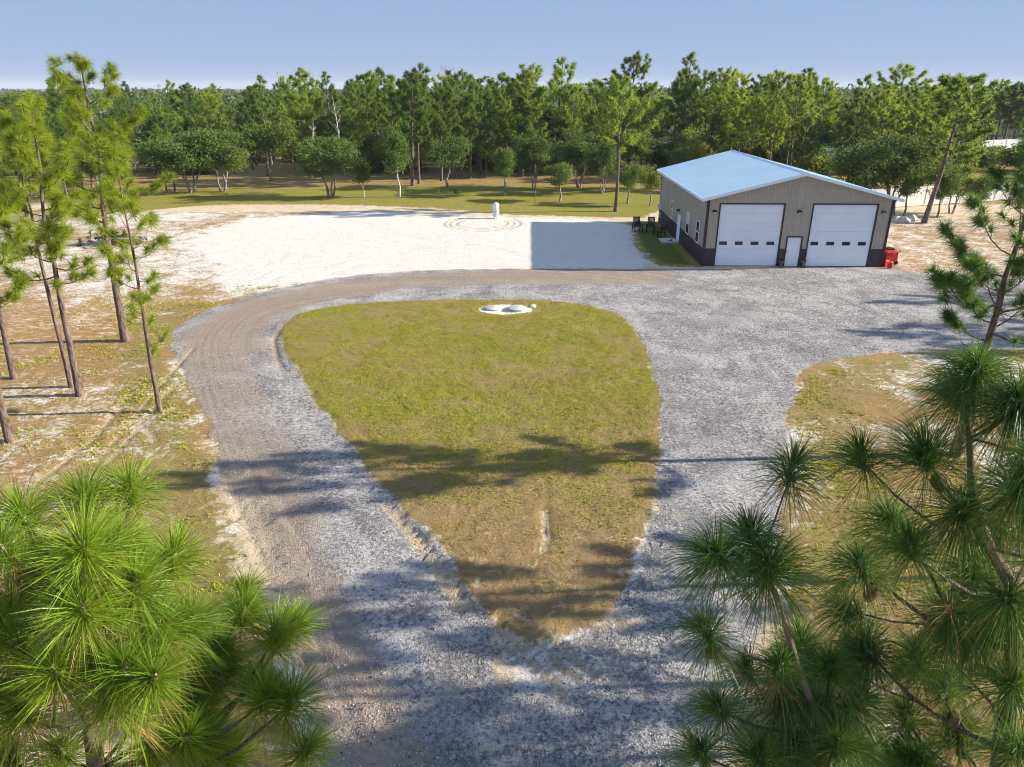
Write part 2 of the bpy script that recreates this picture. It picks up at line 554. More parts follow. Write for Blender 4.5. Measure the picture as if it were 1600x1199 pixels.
LAWN_SIDE = G([(975, 348), (1000, 346), (1032, 347), (1098, 417), (1030, 416), (1000, 398), (985, 372)])
LAWN_BACK = smooth_poly(G([(-100, 345), (100, 322), (250, 300), (400, 292), (560, 292), (700, 288), (850, 290), (1040, 292), (1040, 341), (900, 339), (780, 335), (720, 328), (600, 322), (450, 318), (330, 320), (200, 332), (60, 362), (-100, 385)]), 1)
ROUND = at(752, 352)[:2]
TRACKS = []
for dx in (0.0, 0.35, 1.5):
    TRACKS.append(([tuple(at(352 + dx * 12, 735)[:2]), tuple(at(378 + dx * 13, 800)[:2]), tuple(at(405 + dx * 14, 860)[:2]), tuple(at(436 + dx * 16, 930)[:2])], 0.13))
for q in ([(790, 985), (830, 1030), (880, 1080)], [(845, 1000), (875, 1040), (905, 1060)], [(870, 1000), (905, 1035), (935, 1050)], [(600, 790), (650, 850), (690, 905), (720, 960)], [(612, 790), (665, 850), (705, 905), (738, 955)],
          [(425, 525), (432, 560), (440, 575)], [(438, 512), (428, 530), (431, 556)], [(150, 720), (210, 650), (260, 590), (300, 545)], [(165, 725), (225, 655), (275, 598)], [(60, 750), (140, 690), (200, 620)], [(210, 650), (235, 680), (240, 690)],
          [(850, 800), (853, 840), (848, 862)], [(270, 375), (300, 382), (290, 395)]):
    TRACKS.append((G(q), 0.11))
for q in ([(770, 975), (800, 1020), (850, 1075), (900, 1110)], [(820, 1000), (850, 1035), (895, 1075)], [(890, 985), (930, 1020), (960, 1030)],
          [(385, 740), (430, 850), (480, 970), (540, 1120), (570, 1199)], [(420, 740), (470, 850), (530, 980), (600, 1120), (640, 1199)], 
          [(620, 800), (675, 870), (720, 930), (760, 985)], [(880, 1010), (905, 1045), (940, 1062)]):
    TRACKS.append((G(q), 0.10, 0.55))
for q in ([(330, 470), (420, 425), (560, 390), (760, 372)], [(300, 440), (450, 395), (650, 365)], [(345, 476), (440, 430), (590, 396), (780, 380)], [(500, 432), (620, 395), (760, 360)], [(860, 415), (780, 390), (640, 372), (480, 368), (360, 380)], [(230, 400), (330, 365), (480, 348), (640, 345)]):
    TRACKS.append((G(q), 0.16, 0.42))
for rx, ry in ((3.4, 3.6), (2.9, 3.0), (2.3, 2.3)):
    aa = np.linspace(PI * 0.75, PI * 2.2, 26)
    TRACKS.append(([(ROUND[0] + rx * math.cos(a), ROUND[1] + 1.0 + ry * math.sin(a)) for a in aa], 0.14))
LIDPATCH = at(790, 484)[:2]

xs = np.concatenate([[-6000, -3000, -1500, -800, -450, -260, -180, -130, -100, -80, -68], np.arange(-60, -22, 0.5), np.arange(-22, 20, 0.14), np.arange(20, 60.1, 0.5), [68, 80, 100, 130, 180, 260, 450, 800, 1500, 3000, 6000]])
ys = np.concatenate([[-80, -40, -15, -4, 2, 6], np.arange(8, 40, 0.14), np.arange(40, 75, 0.33), np.arange(75, 130, 1.1), [132, 138, 145, 155, 170, 200, 250, 320, 450, 700, 1100, 1800, 3000, 6000, 9000]])
GX, GY = np.meshgrid(xs, ys)
gx, gy = GX.ravel(), GY.ravel()
wob = (vnoise(gx, gy, 0.9, 3) - 0.5) * 0.9 + (vnoise(gx, gy, 3.0, 5) - 0.5) * 0.35
d_isl = poly_sdf(gx, gy, ISLAND)
d_drv = poly_sdf(gx, gy, DRIVE)
d_snd = poly_sdf(gx, gy, SAND)
d_lb = poly_sdf(gx, gy, LAWN_BACK)
d_ls = poly_sdf(gx, gy, LAWN_SIDE)
near = (np.abs(gx) < 62) & (gy < 132)
gravel = sstep(-0.55, 0.45, d_drv + wob * 0.5) * sstep(0.65, -0.20, d_isl + wob * 0.45)
sand = sstep(-3.0, 2.0 + 9.0 * sstep(-8, -26, gx), d_snd + wob * 1.5 + (vnoise(gx, gy, 0.2, 66) - 0.5) * 5 * sstep(-8, -20, gx))
# loose sand spilled along the drive edges, round the lids, and the thin worn track on the island
low = sstep(19, 15, gy) * sstep(0.36, 0.58, vnoise(gx, gy, 0.9, 11, 4)) + 0.7 * sstep(35.5, 37, gy) * sstep(0.45, 0.6, vnoise(gx, gy, 0.6, 12))
sand = np.maximum(sand, 0.80 * np.exp(-((d_isl + 0.1) / 0.6) ** 2) * np.clip(low, 0, 1))
sand = np.maximum(sand, 0.60 * np.exp(-((d_drv + 0.3) / 0.5) ** 2) * (gx < 0) * (gy < 34) * sstep(0.40, 0.62, vnoise(gx, gy, 1.1, 13, 4)))
sand = np.maximum(sand, sstep(1.0, 0.6, np.hypot((gx - LIDPATCH[0]) / 1.75, (gy - LIDPATCH[1]) / 1.1)) * 1.2)
tip = at(850, 1040)[:2]
tipn = sstep(1.15, 0.1, np.hypot((gx - tip[0]) / 3.2, (gy - tip[1]) / 1.7) + (vnoise(gx, gy, 0.9, 61) - 0.5) * 0.9)
sand = np.maximum(sand, 0.75 * tipn)
gravel *= 1 - 0.62 * tipn * sstep(0.3, 0.7, vnoise(gx, gy, 1.8, 62) + 0.15)
edge2 = np.exp(-((d_isl + 0.4) / 0.7) ** 2) * sstep(0.48, 0.62, vnoise(gx, gy, 0.7, 63)) * sstep(21, 15, gy)
gravel *= 1 - 0.6 * edge2
# left sandy ground with needles
left = sstep(-6, -12, gx + (vnoise(gx, gy, 0.15, 64) - 0.5) * 6) * (gy < 70) * (d_drv < 0.5)
sand = np.maximum(sand, left * (0.30 + 0.24 * sstep(30, 50, gy) + 0.5 * (vnoise(gx, gy, 0.12, 65) - 0.5)))
rightside = sstep(24.5, 26, gx) * (gy > 40) * (gy < 66)
sand = np.maximum(sand, rightside * 0.46)
vr = (gx > 7) * (gy < 34) * (d_drv < 0)
sand = np.maximum(sand, vr * (0.34 + 0.7 * (vnoise(gx, gy, 0.45, 81) - 0.5)))
grass = np.maximum(sstep(-0.2, 0.5, d_isl + wob * 0.5) * (0.70 + 0.18 * sstep(13, 22, gy)), sstep(-1.0, 1.2, d_lb + wob) * 0.98)
grass = np.maximum(grass, sstep(-0.4, 0.4, d_ls + wob * 0.4) * 1.15)
verge = np.exp(-((d_drv + 1.6) / 1.5) ** 2) * (gy < 38)
grass = np.maximum(grass, verge * 0.80)
grass = np.maximum(grass, left * (0.46 - 0.34 * sstep(28, 38, gy)))
grass = np.maximum(grass, vr * (0.55 + 0.7 * (vnoise(gx, gy, 0.6, 82) - 0.5)))
grass = np.maximum(grass, 0.50 * (gy > 74))
litter = (0.52 + 0.5 * (vnoise(gx, gy, 0.18, 67) - 0.5)) * left + 0.62 * (gy > 76) * (gy < 140) + 0.60 * rightside + 0.62 * vr + 0.2
for bx, by in ((-16.9, 25.5), (-18.3, 31.9), (-13.1, 24.0), (-20.7, 27.3), (-17.1, 21.5)):
    litter = np.maximum(litter, 0.95 * np.exp(-((np.hypot(gx - bx, gy - by)) / 1.5) ** 2))
track = np.zeros_like(gx)
for pts, wd, *wt in TRACKS:
    track = np.maximum(track, (wt[0] if wt else 1.0) * np.exp(-(line_dist(gx, gy, pts) / wd) ** 2))
dep = track.copy()
strip = line_dist(gx, gy, [tuple(at(362, 735)[:2]), tuple(at(390, 800)[:2]), tuple(at(415, 860)[:2]), tuple(at(445, 930)[:2])])
track = np.maximum(track, 0.85 * sstep(0.85, 0.2, strip + wob * 0.3))
wood = sstep(125, 175, gy) + sstep(75, 110, np.abs(gx)) * (gy > 20)
brown = np.zeros_like(gx)
arc = line_dist(gx, gy, G([(1010, 432), (800, 432), (640, 438), (520, 452), (420, 478), (350, 515), (340, 580), (360, 660), (392, 745)]))
brown = np.maximum(brown, 0.95 * sstep(3.0, 0.6, arc + wob) * (0.62 + 0.38 * sstep(27, 33, gy)))
rut = line_dist(gx, gy, G([(390, 740), (440, 880), (520, 1060), (570, 1199)]))
brown = np.maximum(brown, 0.90 * sstep(2.1, 0.2, rut + wob))
lush_shade = 0.13 * sstep(-0.5, 1.5, d_lb) + 0.25 * sstep(0, 1, d_ls) + np.where(d_isl > 0, 0.0 + 0.06 * sstep(18, 26, gy) - 0.10 * sstep(21, 15, gy), 0)  # greenness; the side lawn term also drives its painted shadow
# gentle relief of a few centimetres
hz = (vnoise(gx, gy, 0.25, 21) - 0.5) * 0.10 + (vnoise(gx, gy, 1.6, 22) - 0.5) * 0.05
hz += 0.05 * sstep(-0.1, 0.6, d_isl) - 0.075 * dep + 0.02 * np.exp(-((d_isl) / 0.25) ** 2)
rg = np.random.default_rng(12)
fine_ = (gx > -22) & (gx < 20) & (gy > 8) & (gy < 40)
clod = np.clip(np.exp(-((d_isl + 0.1) / 0.7) ** 2) * sstep(22, 15, gy) + tipn + 0.8 * sstep(0.9, 0.2, strip), 0, 1)
hz += np.where(fine_, rg.normal(0, 1, gx.shape) * (0.008 + 0.007 * (d_isl > 0) + 0.012 * clod), 0)
bx0, by0 = at(1096, 415.6)[:2]
inb = sstep(3.0, 0.5, np.maximum(np.maximum(bx0 - gx, gx - bx0 - 12.5), np.maximum(by0 - gy, gy - by0 - 17.5)))
hz = np.where(near, hz, 0) * (1 - inb) - 0.02
nx, ny = len(xs), len(ys)
ii, jj = np.meshgrid(np.arange(nx - 1), np.arange(ny - 1))
q0 = (jj * nx + ii).ravel()
quads = np.stack([q0, q0 + 1, q0 + nx + 1, q0 + nx], 1).astype(np.int32)


def fc(a):
    return a[quads].mean(1)


f_isl, f_drv, f_snd, f_lb = fc(d_isl + wob * .4), fc(d_drv + wob * .4), fc(d_snd + wob), fc(d_lb)
f_ls = fc(d_ls)
zone = np.zeros(len(quads), int)
zone[f_lb > 0] = 4
zone[f_snd > 0] = 3
zone[f_ls > 0] = 5
zone[f_drv > 0] = 1
zone[f_isl > 0] = 2
GV = np.stack([gx, gy, hz], 1).astype(np.float32)


def ground_piece(name, zid):
    f = quads[zone == zid]
    used = np.unique(f)
    remap = np.full(len(GV), -1, np.int32)
    remap[used] = np.arange(len(used))
    f = remap[f]
    me = bpy.data.meshes.new(name)
    me.vertices.add(len(used))
    me.vertices.foreach_set('co', GV[used].ravel())
    me.loops.add(f.size)
    me.loops.foreach_set('vertex_index', f.ravel())
    me.polygons.add(len(f))
    me.polygons.foreach_set('loop_start', np.arange(len(f), dtype=np.int32) * 4)
    me.polygons.foreach_set('use_smooth', np.ones(len(f), bool))
    for an, chans in (('zone_a', (gravel, sand, grass)), ('zone_b', (litter, track, wood))):
        a = me.attributes.new(an, 'FLOAT_COLOR', 'POINT')
        d = np.ones((len(used), 4), np.float32)
        for k in range(3):
            d[:, k] = chans[k][used]
        a.data.foreach_set('color', d.ravel())
    for an, ch in (('lane', d_isl), ('brown', brown), ('lush_shade', lush_shade)):
        a = me.attributes.new(an, 'FLOAT', 'POINT')
        a.data.foreach_set('value', ch[used].astype(np.float32))
    me.update(calc_edges=True)
    me.materials.append(M['ground'])
    o = bpy.data.objects.new(name, me)
    col.objects.link(o)
    return tag(o, kind='structure')


ground_piece('ground', 0)
ground_piece('gravel_driveway', 1)
ground_piece('grass_island', 2)
ground_piece('sand_pad', 3)
ground_piece('back_lawn', 4)
ground_piece('side_lawn', 5)


def ground_z(x, y):
    x = np.atleast_1d(np.asarray(x, float))
    y = np.atleast_1d(np.asarray(y, float))
    i = np.clip(np.searchsorted(xs, x) - 1, 0, nx - 2)
    j = np.clip(np.searchsorted(ys, y) - 1, 0, ny - 2)
    fx = (x - xs[i]) / (xs[i + 1] - xs[i])
    fy = (y - ys[j]) / (ys[j + 1] - ys[j])
    Z = hz.reshape(ny, nx)
    return (Z[j, i] * (1 - fx) + Z[j, i + 1] * fx) * (1 - fy) + (Z[j + 1, i] * (1 - fx) + Z[j + 1, i + 1] * fx) * fy


# ------------------------------------------------------------------ short grass and loose stones
def tufts(name, label, n, region, seed, keep, hmin, hmax):
    rng = np.random.default_rng(seed)
    x = rng.uniform(region[0], region[1], n)
    y = rng.uniform(region[2], region[3], n)
    k = keep(x, y, rng)
    x, y = x[k], y[k]
    n = len(x)
    z = ground_z(x, y)
    green = np.clip(0.5 + 4.2 * (vnoise(x, y, 0.22, 31) * 0.4 + vnoise(x, y, 1.0, 33, 4) * 0.6 - 0.48) + 0.38 * sstep(14, 27, y) - 0.14 + rng.normal(0, 0.28, n), 0, 1)
    mb = MB()
    for b in range(2):
        a = rng.uniform(0, 2 * PI, n)
        hh = rng.uniform(hmin, hmax, n) * (0.35 + 0.65 * green)
        wd = hh * rng.uniform(0.25, 0.5, n)
        out = hh * rng.uniform(0.2, 1.0, n)
        ca, sa = np.cos(a), np.sin(a)
        P = np.empty((n, 3, 3))
        P[:, 0] = np.stack([x - sa * wd, y + ca * wd, z - 0.01], 1)
        P[:, 1] = np.stack([x + sa * wd, y - ca * wd, z - 0.01], 1)
        P[:, 2] = np.stack([x + ca * out, y + sa * out, z + hh], 1)
        mb.add(P.reshape(-1, 3), np.arange(n * 3).reshape(-1, 3), np.repeat(green, 3))
    o = mb.build(name, M['grass'])
    return tag(o, label, 'grass', kind='stuff')


isl_np = ISLAND


def keep_island(x, y, rng):
    d = poly_sdf(x, y, isl_np)
    p = sstep(-0.1, 0.8, d) * np.clip(3.0 * (vnoise(x, y, 1.5, 41, 4) - 0.20), 0.15, 1) * (0.55 + 0.45 * sstep(13, 22, y))
    lid = np.hypot((x - LIDPATCH[0]) / 1.8, (y - LIDPATCH[1]) / 1.15) > 1
    return (rng.random(len(x)) < p) & lid


def keep_verge(x, y, rng):
    d = poly_sdf(x, y, DRIVE)
    v = vnoise(x, y, 0.5, 43) * 0.7 + vnoise(x, y, 2.0, 44) * 0.3
    p = sstep(0.44, 0.62, v) * (d < -0.3) * (0.35 + 0.65 * np.exp(-((d + 1.8) / 1.8) ** 2))
    return rng.random(len(x)) < p


tufts('island_grass', 'short patchy green and tan grass covering the teardrop island inside the drive', 260000, (-12.5, 9.5, 11, 39), 1, keep_island, 0.02, 0.055)
tufts('verge_grass', 'thin tufts of grass along the sandy left verge of the drive', 110000, (-24, -3, 10, 42), 2, keep_verge, 0.03, 0.10)
tufts('roadside_grass', 'thin grass and weeds on the verge right of the drive', 60000, (4, 24, 9, 32), 3, keep_verge, 0.03, 0.11)


def stones(name, label, n, seed):
    rng = np.random.default_rng(seed)
    y = 9 + 26 * rng.random(n) ** 1.3
    x = rng.uniform(-15, 17, n)
    d = np.minimum(poly_sdf(x, y, DRIVE), -poly_sdf(x, y, isl_np))
    k = (d > -0.25) & (rng.random(n) < 0.35 + 0.65 * (vnoise(x, y, 0.8, 51) > 0.47))
    x, y = x[k], y[k]
    n = len(x)
    z = ground_z(x, y)
    s = rng.uniform(0.010, 0.026, n) * (1 + 0.6 * (rng.random(n) > 0.95))
    base = np.array([(1, 0, 0), (-.5, .87, 0), (-.5, -.87, 0), (0.1, 0, 1.0)])
    V = base[None] * s[:, None, None] * rng.uniform(0.7, 1.4, (n, 4, 3))
    a = rng.uniform(0, 6.28, n)
    ca, sa = np.cos(a)[:, None], np.sin(a)[:, None]
    V = np.stack([V[..., 0] * ca - V[..., 1] * sa, V[..., 0] * sa + V[..., 1] * ca, V[..., 2]], -1)
    V += np.stack([x, y, z - 0.004], 1)[:, None]
    T = np.array([(0, 1, 3), (1, 2, 3), (2, 0, 3)])
    F = (np.arange(n)[:, None, None] * 4 + T[None]).reshape(-1, 3)
    mb = MB()
    mb.add(V.reshape(-1, 3), F, np.repeat(rng.random(n) ** 1.3, 4))
    tag(mb.build(name, M['stone']), label, 'gravel', kind='stuff')


stones('loose_gravel', 'loose grey gravel stones scattered over the driveway', 130000, 5)


# ------------------------------------------------------------------ the garage building
BR = R(-1.3)
W, L = 12.0, 17.3
EH, PH = 4.50, 6.02                    # wall height at the eaves and at the ridge
WAIN = 1.22
bld = empty('metal_garage', (bx0, by0, 0), BR)
tag(bld, 'taupe metal garage with dark base, pale sky-tinted metal roof and two tall white doors', 'garage')


def roof_z(x):
    return EH + (PH - EH) * (1 - abs(x - W / 2) / (W / 2))


def ribbed(openings, length, zlo, zhi, step=0.23, rib=0.022):
    """vertical ribbed sheet in the plane y=0 facing -y; zhi(x) is the top"""
    mb = MB()
    brk = set(np.round(np.arange(0, length + 1e-6, step), 4)) | {length}
    for o in openings:
        brk |= {o[0], o[1]}
    mid = {length / 2}
    brk = sorted(b for b in brk | mid if 0 <= b <= length)
    ribs = set(np.round(np.arange(0, length + 1e-6, step), 4))
    for a, b in zip(brk[:-1], brk[1:]):
        if b - a < 1e-4:
            continue
        z0 = zlo
        for o in openings:
            if a >= o[0] - 1e-6 and b <= o[1] + 1e-6:
                z0 = max(zlo, o[2])
        pts = [(a, 0.0)]
        if a in ribs and b - a > 0.08:
            pts = [(a, 0.0), (a + 0.012, -rib), (a + 0.040, -rib), (a + 0.055, 0.0)]
        pts.append((b, 0.0))
        v, f = [], []
        for k, (x, y) in enumerate(pts):
            v += [(x, y, z0), (x, y, zhi(x))]
            if k:
                f.append((2 * k - 2, 2 * k, 2 * k + 1, 2 * k - 1))
        if zhi(a) > z0:
            mb.add(v, f)
    return mb


DW = [(0.86, 4.98), (6.90, 11.00)]
DTOP = 4.07
MD = (5.48, 6.45, 1.97)
ops = [(DW[0][0], DW[0][1], DTOP), (MD[0], MD[1], MD[2]), (DW[1][0], DW[1][1], DTOP)]
front_up = ribbed(ops, W, WAIN, roof_z).build('front_wall', M['siding'], bld)
ops_low = [(a, b, 9.0) for a, b, c in ops]
for a, b in ((0, DW[0][0]), (DW[0][1], MD[0]), (MD[1], DW[1][0]), (DW[1][1], W)):
    sub = ribbed([], b - a, -0.05, lambda x: WAIN)
    for v in sub.v:
        v[:, 0] += a
        v[:, 1] -= 0.004
    sub.build('front_wainscot', M['wainscot'], bld)



def side_wall(name, mat, zlo, zhi, x, face, off):
    mb = ribbed([], L, zlo, lambda s: zhi)
    for v in mb.v:
        s = v[:, 0].copy()
        d = v[:, 1].copy() - off
        if face < 0:                   # left wall faces -x
            v[:, 0] = x + d
            v[:, 1] = L - s
        else:
            v[:, 0] = x - d
            v[:, 1] = s
    return mb.build(name, mat, bld)


side_wall('left_wall', M['siding'], WAIN, EH, 0.0, -1, 0.0)
side_wall('left_wainscot', M['wainscot'], -0.05, WAIN, 0.0, -1, 0.004)
side_wall('right_wall', M['siding'], WAIN, EH, W, 1, 0.0)
side_wall('right_wainscot', M['wainscot'], -0.05, WAIN, W, 1, 0.004)
mb = ribbed([], W, WAIN, roof_z)
for v in mb.v:
    v[:, 0] = W - v[:, 0]
    v[:, 1] = L - v[:, 1]
mb.build('back_wall', M['siding'], bld)
mb = ribbed([], W, -0.05, lambda x: WAIN)
for v in mb.v:
    v[:, 0] = W - v[:, 0]
    v[:, 1] = L + 0.004 - v[:, 1]
mb.build('back_wainscot', M['wainscot'], bld)
# corner posts and wainscot cap
for x in (0, W):
    for y in (0, L):
        sx = -1 if x == 0 else 1
        sy = -1 if y == 0 else 1
        m = MB()
        m.box(min(x + sx * 0.035, x - sx * 0.13), max(x + sx * 0.035, x - sx * 0.13), min(y + sy * 0.035, y + sy * 0.028), max(y + sy * 0.035, y + sy * 0.028), -0.04, EH - 0.03)
        m.box(min(x + sx * 0.028, x + sx * 0.0345), max(x + sx * 0.028, x + sx * 0.0345), min(y - sy * 0.13, y + sy * 0.027), max(y - sy * 0.13, y + sy * 0.027), -0.04, EH - 0.03)
        m.build('corner_trim', M['trim'], bld)
for a, b in ((0.135, DW[0][0] - 0.09), (DW[0][1] + 0.09, MD[0] - 0.07), (MD[1] + 0.07, DW[1][0] - 0.09), (DW[1][1] + 0.09, W - 0.135)):
    MB().box(a, b, -0.034, -0.0225, WAIN - 0.025, WAIN + 0.025).build('wainscot_cap', M['siding'], bld)
MB().box(-0.034, -0.0225, 0.135, L - 0.135, WAIN - 0.025, WAIN + 0.025).build('wainscot_cap', M['siding'], bld)

# roof: two pitched slabs with ribs, fascia and ridge cap
OVS, OVF, RT = 0.42, 0.38, 0.07
rf = None
slope = (PH - EH) / (W / 2)
for s in (-1, 1):
    m = MB()
    xe = -OVS if s < 0 else W + OVS
    ze = EH - slope * OVS
    xr, zr = W / 2, PH
    y0, y1 = -OVF, L + OVF
    up = 0.075
    v = [(xe, y0, ze), (xr, y0, zr), (xr, y1, zr), (xe, y1, ze), (xe, y0, ze + up), (xr, y0, zr + up), (xr, y1, zr + up), (xe, y1, ze + up)]
    f = [(0, 3, 2, 1), (4, 5, 6, 7), (0, 1, 5, 4), (1, 2, 6, 5), (2, 3, 7, 6), (3, 0, 4, 7)]
    if s > 0:
        f = [q[::-1] for q in f]
    m.add(v, f)
    for k in range(int((y1 - y0) / 0.305)):
        yy = y0 + 0.15 + k * 0.305
        a = np.array([xe + s * -0.01, yy, ze + up + 0.001])
        b = np.array([xr - s * -0.16, yy, zr + up + 0.001 - slope * 0.16])
        m.obox(a, b, 0.035, 0.026)
    o = m.build('roof_slope', M['roof'], bld)
    fa = MB()
    if s < 0:
        fa.box(xe - 0.03, xe - 0.002, y0 - 0.028, y1 + 0.028, ze - 0.10, ze + up + 0.004)
    else:
        fa.box(xe + 0.002, xe + 0.03, y0 - 0.028, y1 + 0.028, ze - 0.10, ze + up + 0.004)
    for yy, yo in ((y0, -0.028), (y1, 0.028)):
        a, b = sorted((yy + math.copysign(0.002, yo), yy + yo))
        v = [(xe, a, ze - 0.10), (xr, a, zr - 0.10), (xr, b, zr - 0.10), (xe, b, ze - 0.10), (xe, a, ze + up + 0.02), (xr, a, zr + up + 0.02), (xr, b, zr + up + 0.02), (xe, b, ze + up + 0.02)]
        f = [(0, 3, 2, 1), (4, 5, 6, 7), (0, 1, 5, 4), (1, 2, 6, 5), (2, 3, 7, 6), (3, 0, 4, 7)]
        fa.add(v, [q[::-1] for q in f] if s > 0 else f)
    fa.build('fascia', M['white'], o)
m = MB()
v = []
for yy in (-OVF - 0.03, L + OVF + 0.03):
    for x, dz in ((W / 2 - 0.17, 0.085 - slope * 0.17), (W / 2, 0.115), (W / 2 + 0.17, 0.085 - slope * 0.17)):
        v.append((x, yy, PH + dz))
m.add(v, [(0, 1, 4, 3), (1, 2, 5, 4)])
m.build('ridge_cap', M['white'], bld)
# soffit under the front overhang is the roof slab itself

# overhead doors
for a, b in DW:
    d = empty('garage_door', (a, 0, 0))
    d.parent = bld
    w_ = b - a
    nsec = 7
    sh = DTOP / nsec
    sec = None
    for k in range(nsec):
        m = MB()
        z0, z1 = k * sh + 0.002, (k + 1) * sh - 0.002
        m.box(0.004, w_ - 0.004, 0.06, 0.10, z0, z1)
        m.box(0.012, w_ - 0.012, 0.0565, 0.0598, z0 + 0.008, z1 - 0.008)
        if k == 2:
            sec = m
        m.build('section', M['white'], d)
    for k in range(4):
        x0 = 0.16 + k * 1.045
        f = MB()
        zc = 1.53
        for q in ((x0 - 0.04, x0 + 0.56, zc - 0.16, zc - 0.12), (x0 - 0.04, x0 + 0.56, zc + 0.12, zc + 0.16), (x0 - 0.04, x0, zc - 0.12, zc + 0.12), (x0 + 0.52, x0 + 0.56, zc - 0.12, zc + 0.12)):
            f.box(q[0], q[1], 0.036, 0.0515, q[2], q[3])
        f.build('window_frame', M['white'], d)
        g_ = MB().box(x0 + 0.001, x0 + 0.519, 0.040, 0.0505, zc - 0.119, zc + 0.119)
        g_.build('pane', M['glass'], d)
    t = MB()
    t.box(-0.085, -0.001, -0.036, 0.11, -0.02, DTOP + 0.085)
    t.box(w_ + 0.001, w_ + 0.085, -0.036, 0.11, -0.02, DTOP + 0.085)
    t.box(0.0, w_, -0.036, 0.11, DTOP + 0.001, DTOP + 0.085)
    t.build('door_trim', M['trim'], d)
    t = MB()
    t.box(0.0, w_, 0.045, 0.058, -0.02, 0.02)
    t.build('bottom_seal', M['black'], d)

# entry door at the front
d = empty('entry_door', (MD[0], 0, 0))
d.parent = bld
w_ = MD[1] - MD[0]
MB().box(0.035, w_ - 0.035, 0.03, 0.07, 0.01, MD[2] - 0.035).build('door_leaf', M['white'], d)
t = MB()
t.box(-0.055, 0.034, -0.034, 0.08, -0.02, MD[2] + 0.055)
t.box(w_ - 0.034, w_ + 0.055, -0.034, 0.08, -0.02, MD[2] + 0.055)
t.box(0.034, w_ - 0.034, -0.034, 0.08, MD[2] - 0.034, MD[2] + 0.055)
t.build('door_trim', M['trim'], d)
h_ = MB().tube([(0.10, 0.03, 0.98), (0.10, -0.03, 0.98)], [0.025, 0.025], 8)
h_.obox((0.10, -0.025, 0.98), (0.20, -0.025, 0.98), 0.02, 0.02)
h_.build('handle', M['steel'], d)


def wall_light(x, y, z, face):
    l_ = empty('wall_light', (x, y, z), 0 if face == 'f' else -PI / 2)
    l_.parent = bld
    MB().box(-0.10, 0.10, -0.06, -0.023, -0.09, 0.09).build('back_plate', M['black'], l_)
    v = MB()
    v.add([(-.13, -.0605, .08), (.13, -.0605, .08), (.13, -.27, 0.0), (-.13, -.27, 0.0), (-.13, -.0605, -.05), (.13, -.0605, -.05), (.13, -.25, -.07), (-.13, -.25, -.07)],
          [(0, 1, 2, 3), (7, 6, 5, 4), (3, 2, 6, 7), (1, 5, 6, 2), (0, 3, 7, 4), (0, 4, 5, 1)])
    v.build('lamp_head', M['black'], l_)
    MB().box(-0.10, 0.10, -0.262, -0.255, -0.060, -0.012).build('lens', M['white'], l_)


for x in (0.47, 5.98, 11.42):
    wall_light(x, 0, 3.62, 'f')
wall_light(0, 8.6, 2.35, 's')


def side_window(y, z0, z1, wd, pale_upper):
    o = empty('window', (0, y, z0))
    o.parent = bld
    hh = z1 - z0
    t = MB()
    X = (-0.060, -0.0225)
    for q in ((-wd / 2 - .07, wd / 2 + .07, -.07, 0), (-wd / 2 - .07, wd / 2 + .07, hh, hh + .07), (-wd / 2 - .07, -wd / 2, 0, hh), (wd / 2, wd / 2 + .07, 0, hh), (-wd / 2, wd / 2, hh / 2 - .035, hh / 2 + .035)):
        t.box(X[0], X[1], q[0], q[1], q[2], q[3])
    t.build('frame', M['white'], o)
    MB().box(-0.046, -0.0235, -wd / 2, wd / 2, 0.001, hh / 2 - .036).build('pane', M['glass'], o)
    MB().box(-0.046, -0.0235, -wd / 2, wd / 2, hh / 2 + .036, hh - 0.001).build('pane', M['pale_upper'] if pale_upper else M['glass'], o)


side_window(11.6, 1.32, 2.62, 0.85, False)
side_window(5.2, 1.25, 2.62, 0.85, True)
side_window(1.95, 1.25, 2.62, 0.85, False)
d = empty('side_door', (0, 8.3, 0))
d.parent = bld
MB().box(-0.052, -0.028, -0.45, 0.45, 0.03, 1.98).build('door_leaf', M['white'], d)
t = MB()
t.box(-0.060, -0.0285, -0.53, -0.451, 0.0, 2.06)
t.box(-0.060, -0.0285, 0.451, 0.53, 0.0, 2.06)
t.box(-0.060, -0.0285, -0.451, 0.451, 1.981, 2.06)
t.build('door_trim', M['white'], d)
MB().tube([(-0.052, -0.36, 1.0), (-0.10, -0.36, 1.0)], [0.03, 0.03], 8).build('handle', M['steel'], d)
# conduit, meter and boxes at the rear left corner
u_ = empty('utility_meter', (-0.03, 16.5, 0))
u_.parent = bld
MB().tube([(-0.05, 0.45, -0.02), (-0.05, 0.45, 2.9)], [0.035, 0.035], 8).build('conduit', M['pipe_grey'], u_)
MB().box(-0.20, -0.01, -0.02, 0.30, 1.15, 1.75).build('meter_box', M['white'], u_)
MB().box(-0.17, -0.01, -0.45, -0.15, 0.55, 1.0).build('disconnect_box', M['pipe_grey'], u_)
MB().tube([(-0.20, 0.14, 1.5), (-0.29, 0.14, 1.5)], [0.09, 0.08], 12).build('meter_dial', M['steel'], u_)


def bl(x, y, z=0.0):
    c, s = math.cos(BR), math.sin(BR)
    return (bx0 + x * c - y * s, by0 + x * s + y * c, z)


pad = empty('concrete_pad', bl(-0.75, 8.3))
pad.rotation_euler = (0, 0, BR)
MB().box(-0.62, 0.62, -0.75, 0.75, -0.06, 0.10).build('slab', M['concrete'], pad)
tag(pad, 'small concrete step pad outside the white side door of the garage', 'step')
mat_ = MB().box(-0.16, 0.16, -0.12, 0.12, 0.102, 0.13)
mat_.tube([(0.12, 0.0, 0.13), (0.12, 0.0, 0.20), (0.02, 0.0, 0.22)], [0.03, 0.03, 0.03], 6)
o = mat_.build('boot_scraper', M['black'])
o.location = bl(-0.65, 8.0)
tag(o, 'small black boot scraper lying on the concrete step pad', 'boot scraper')


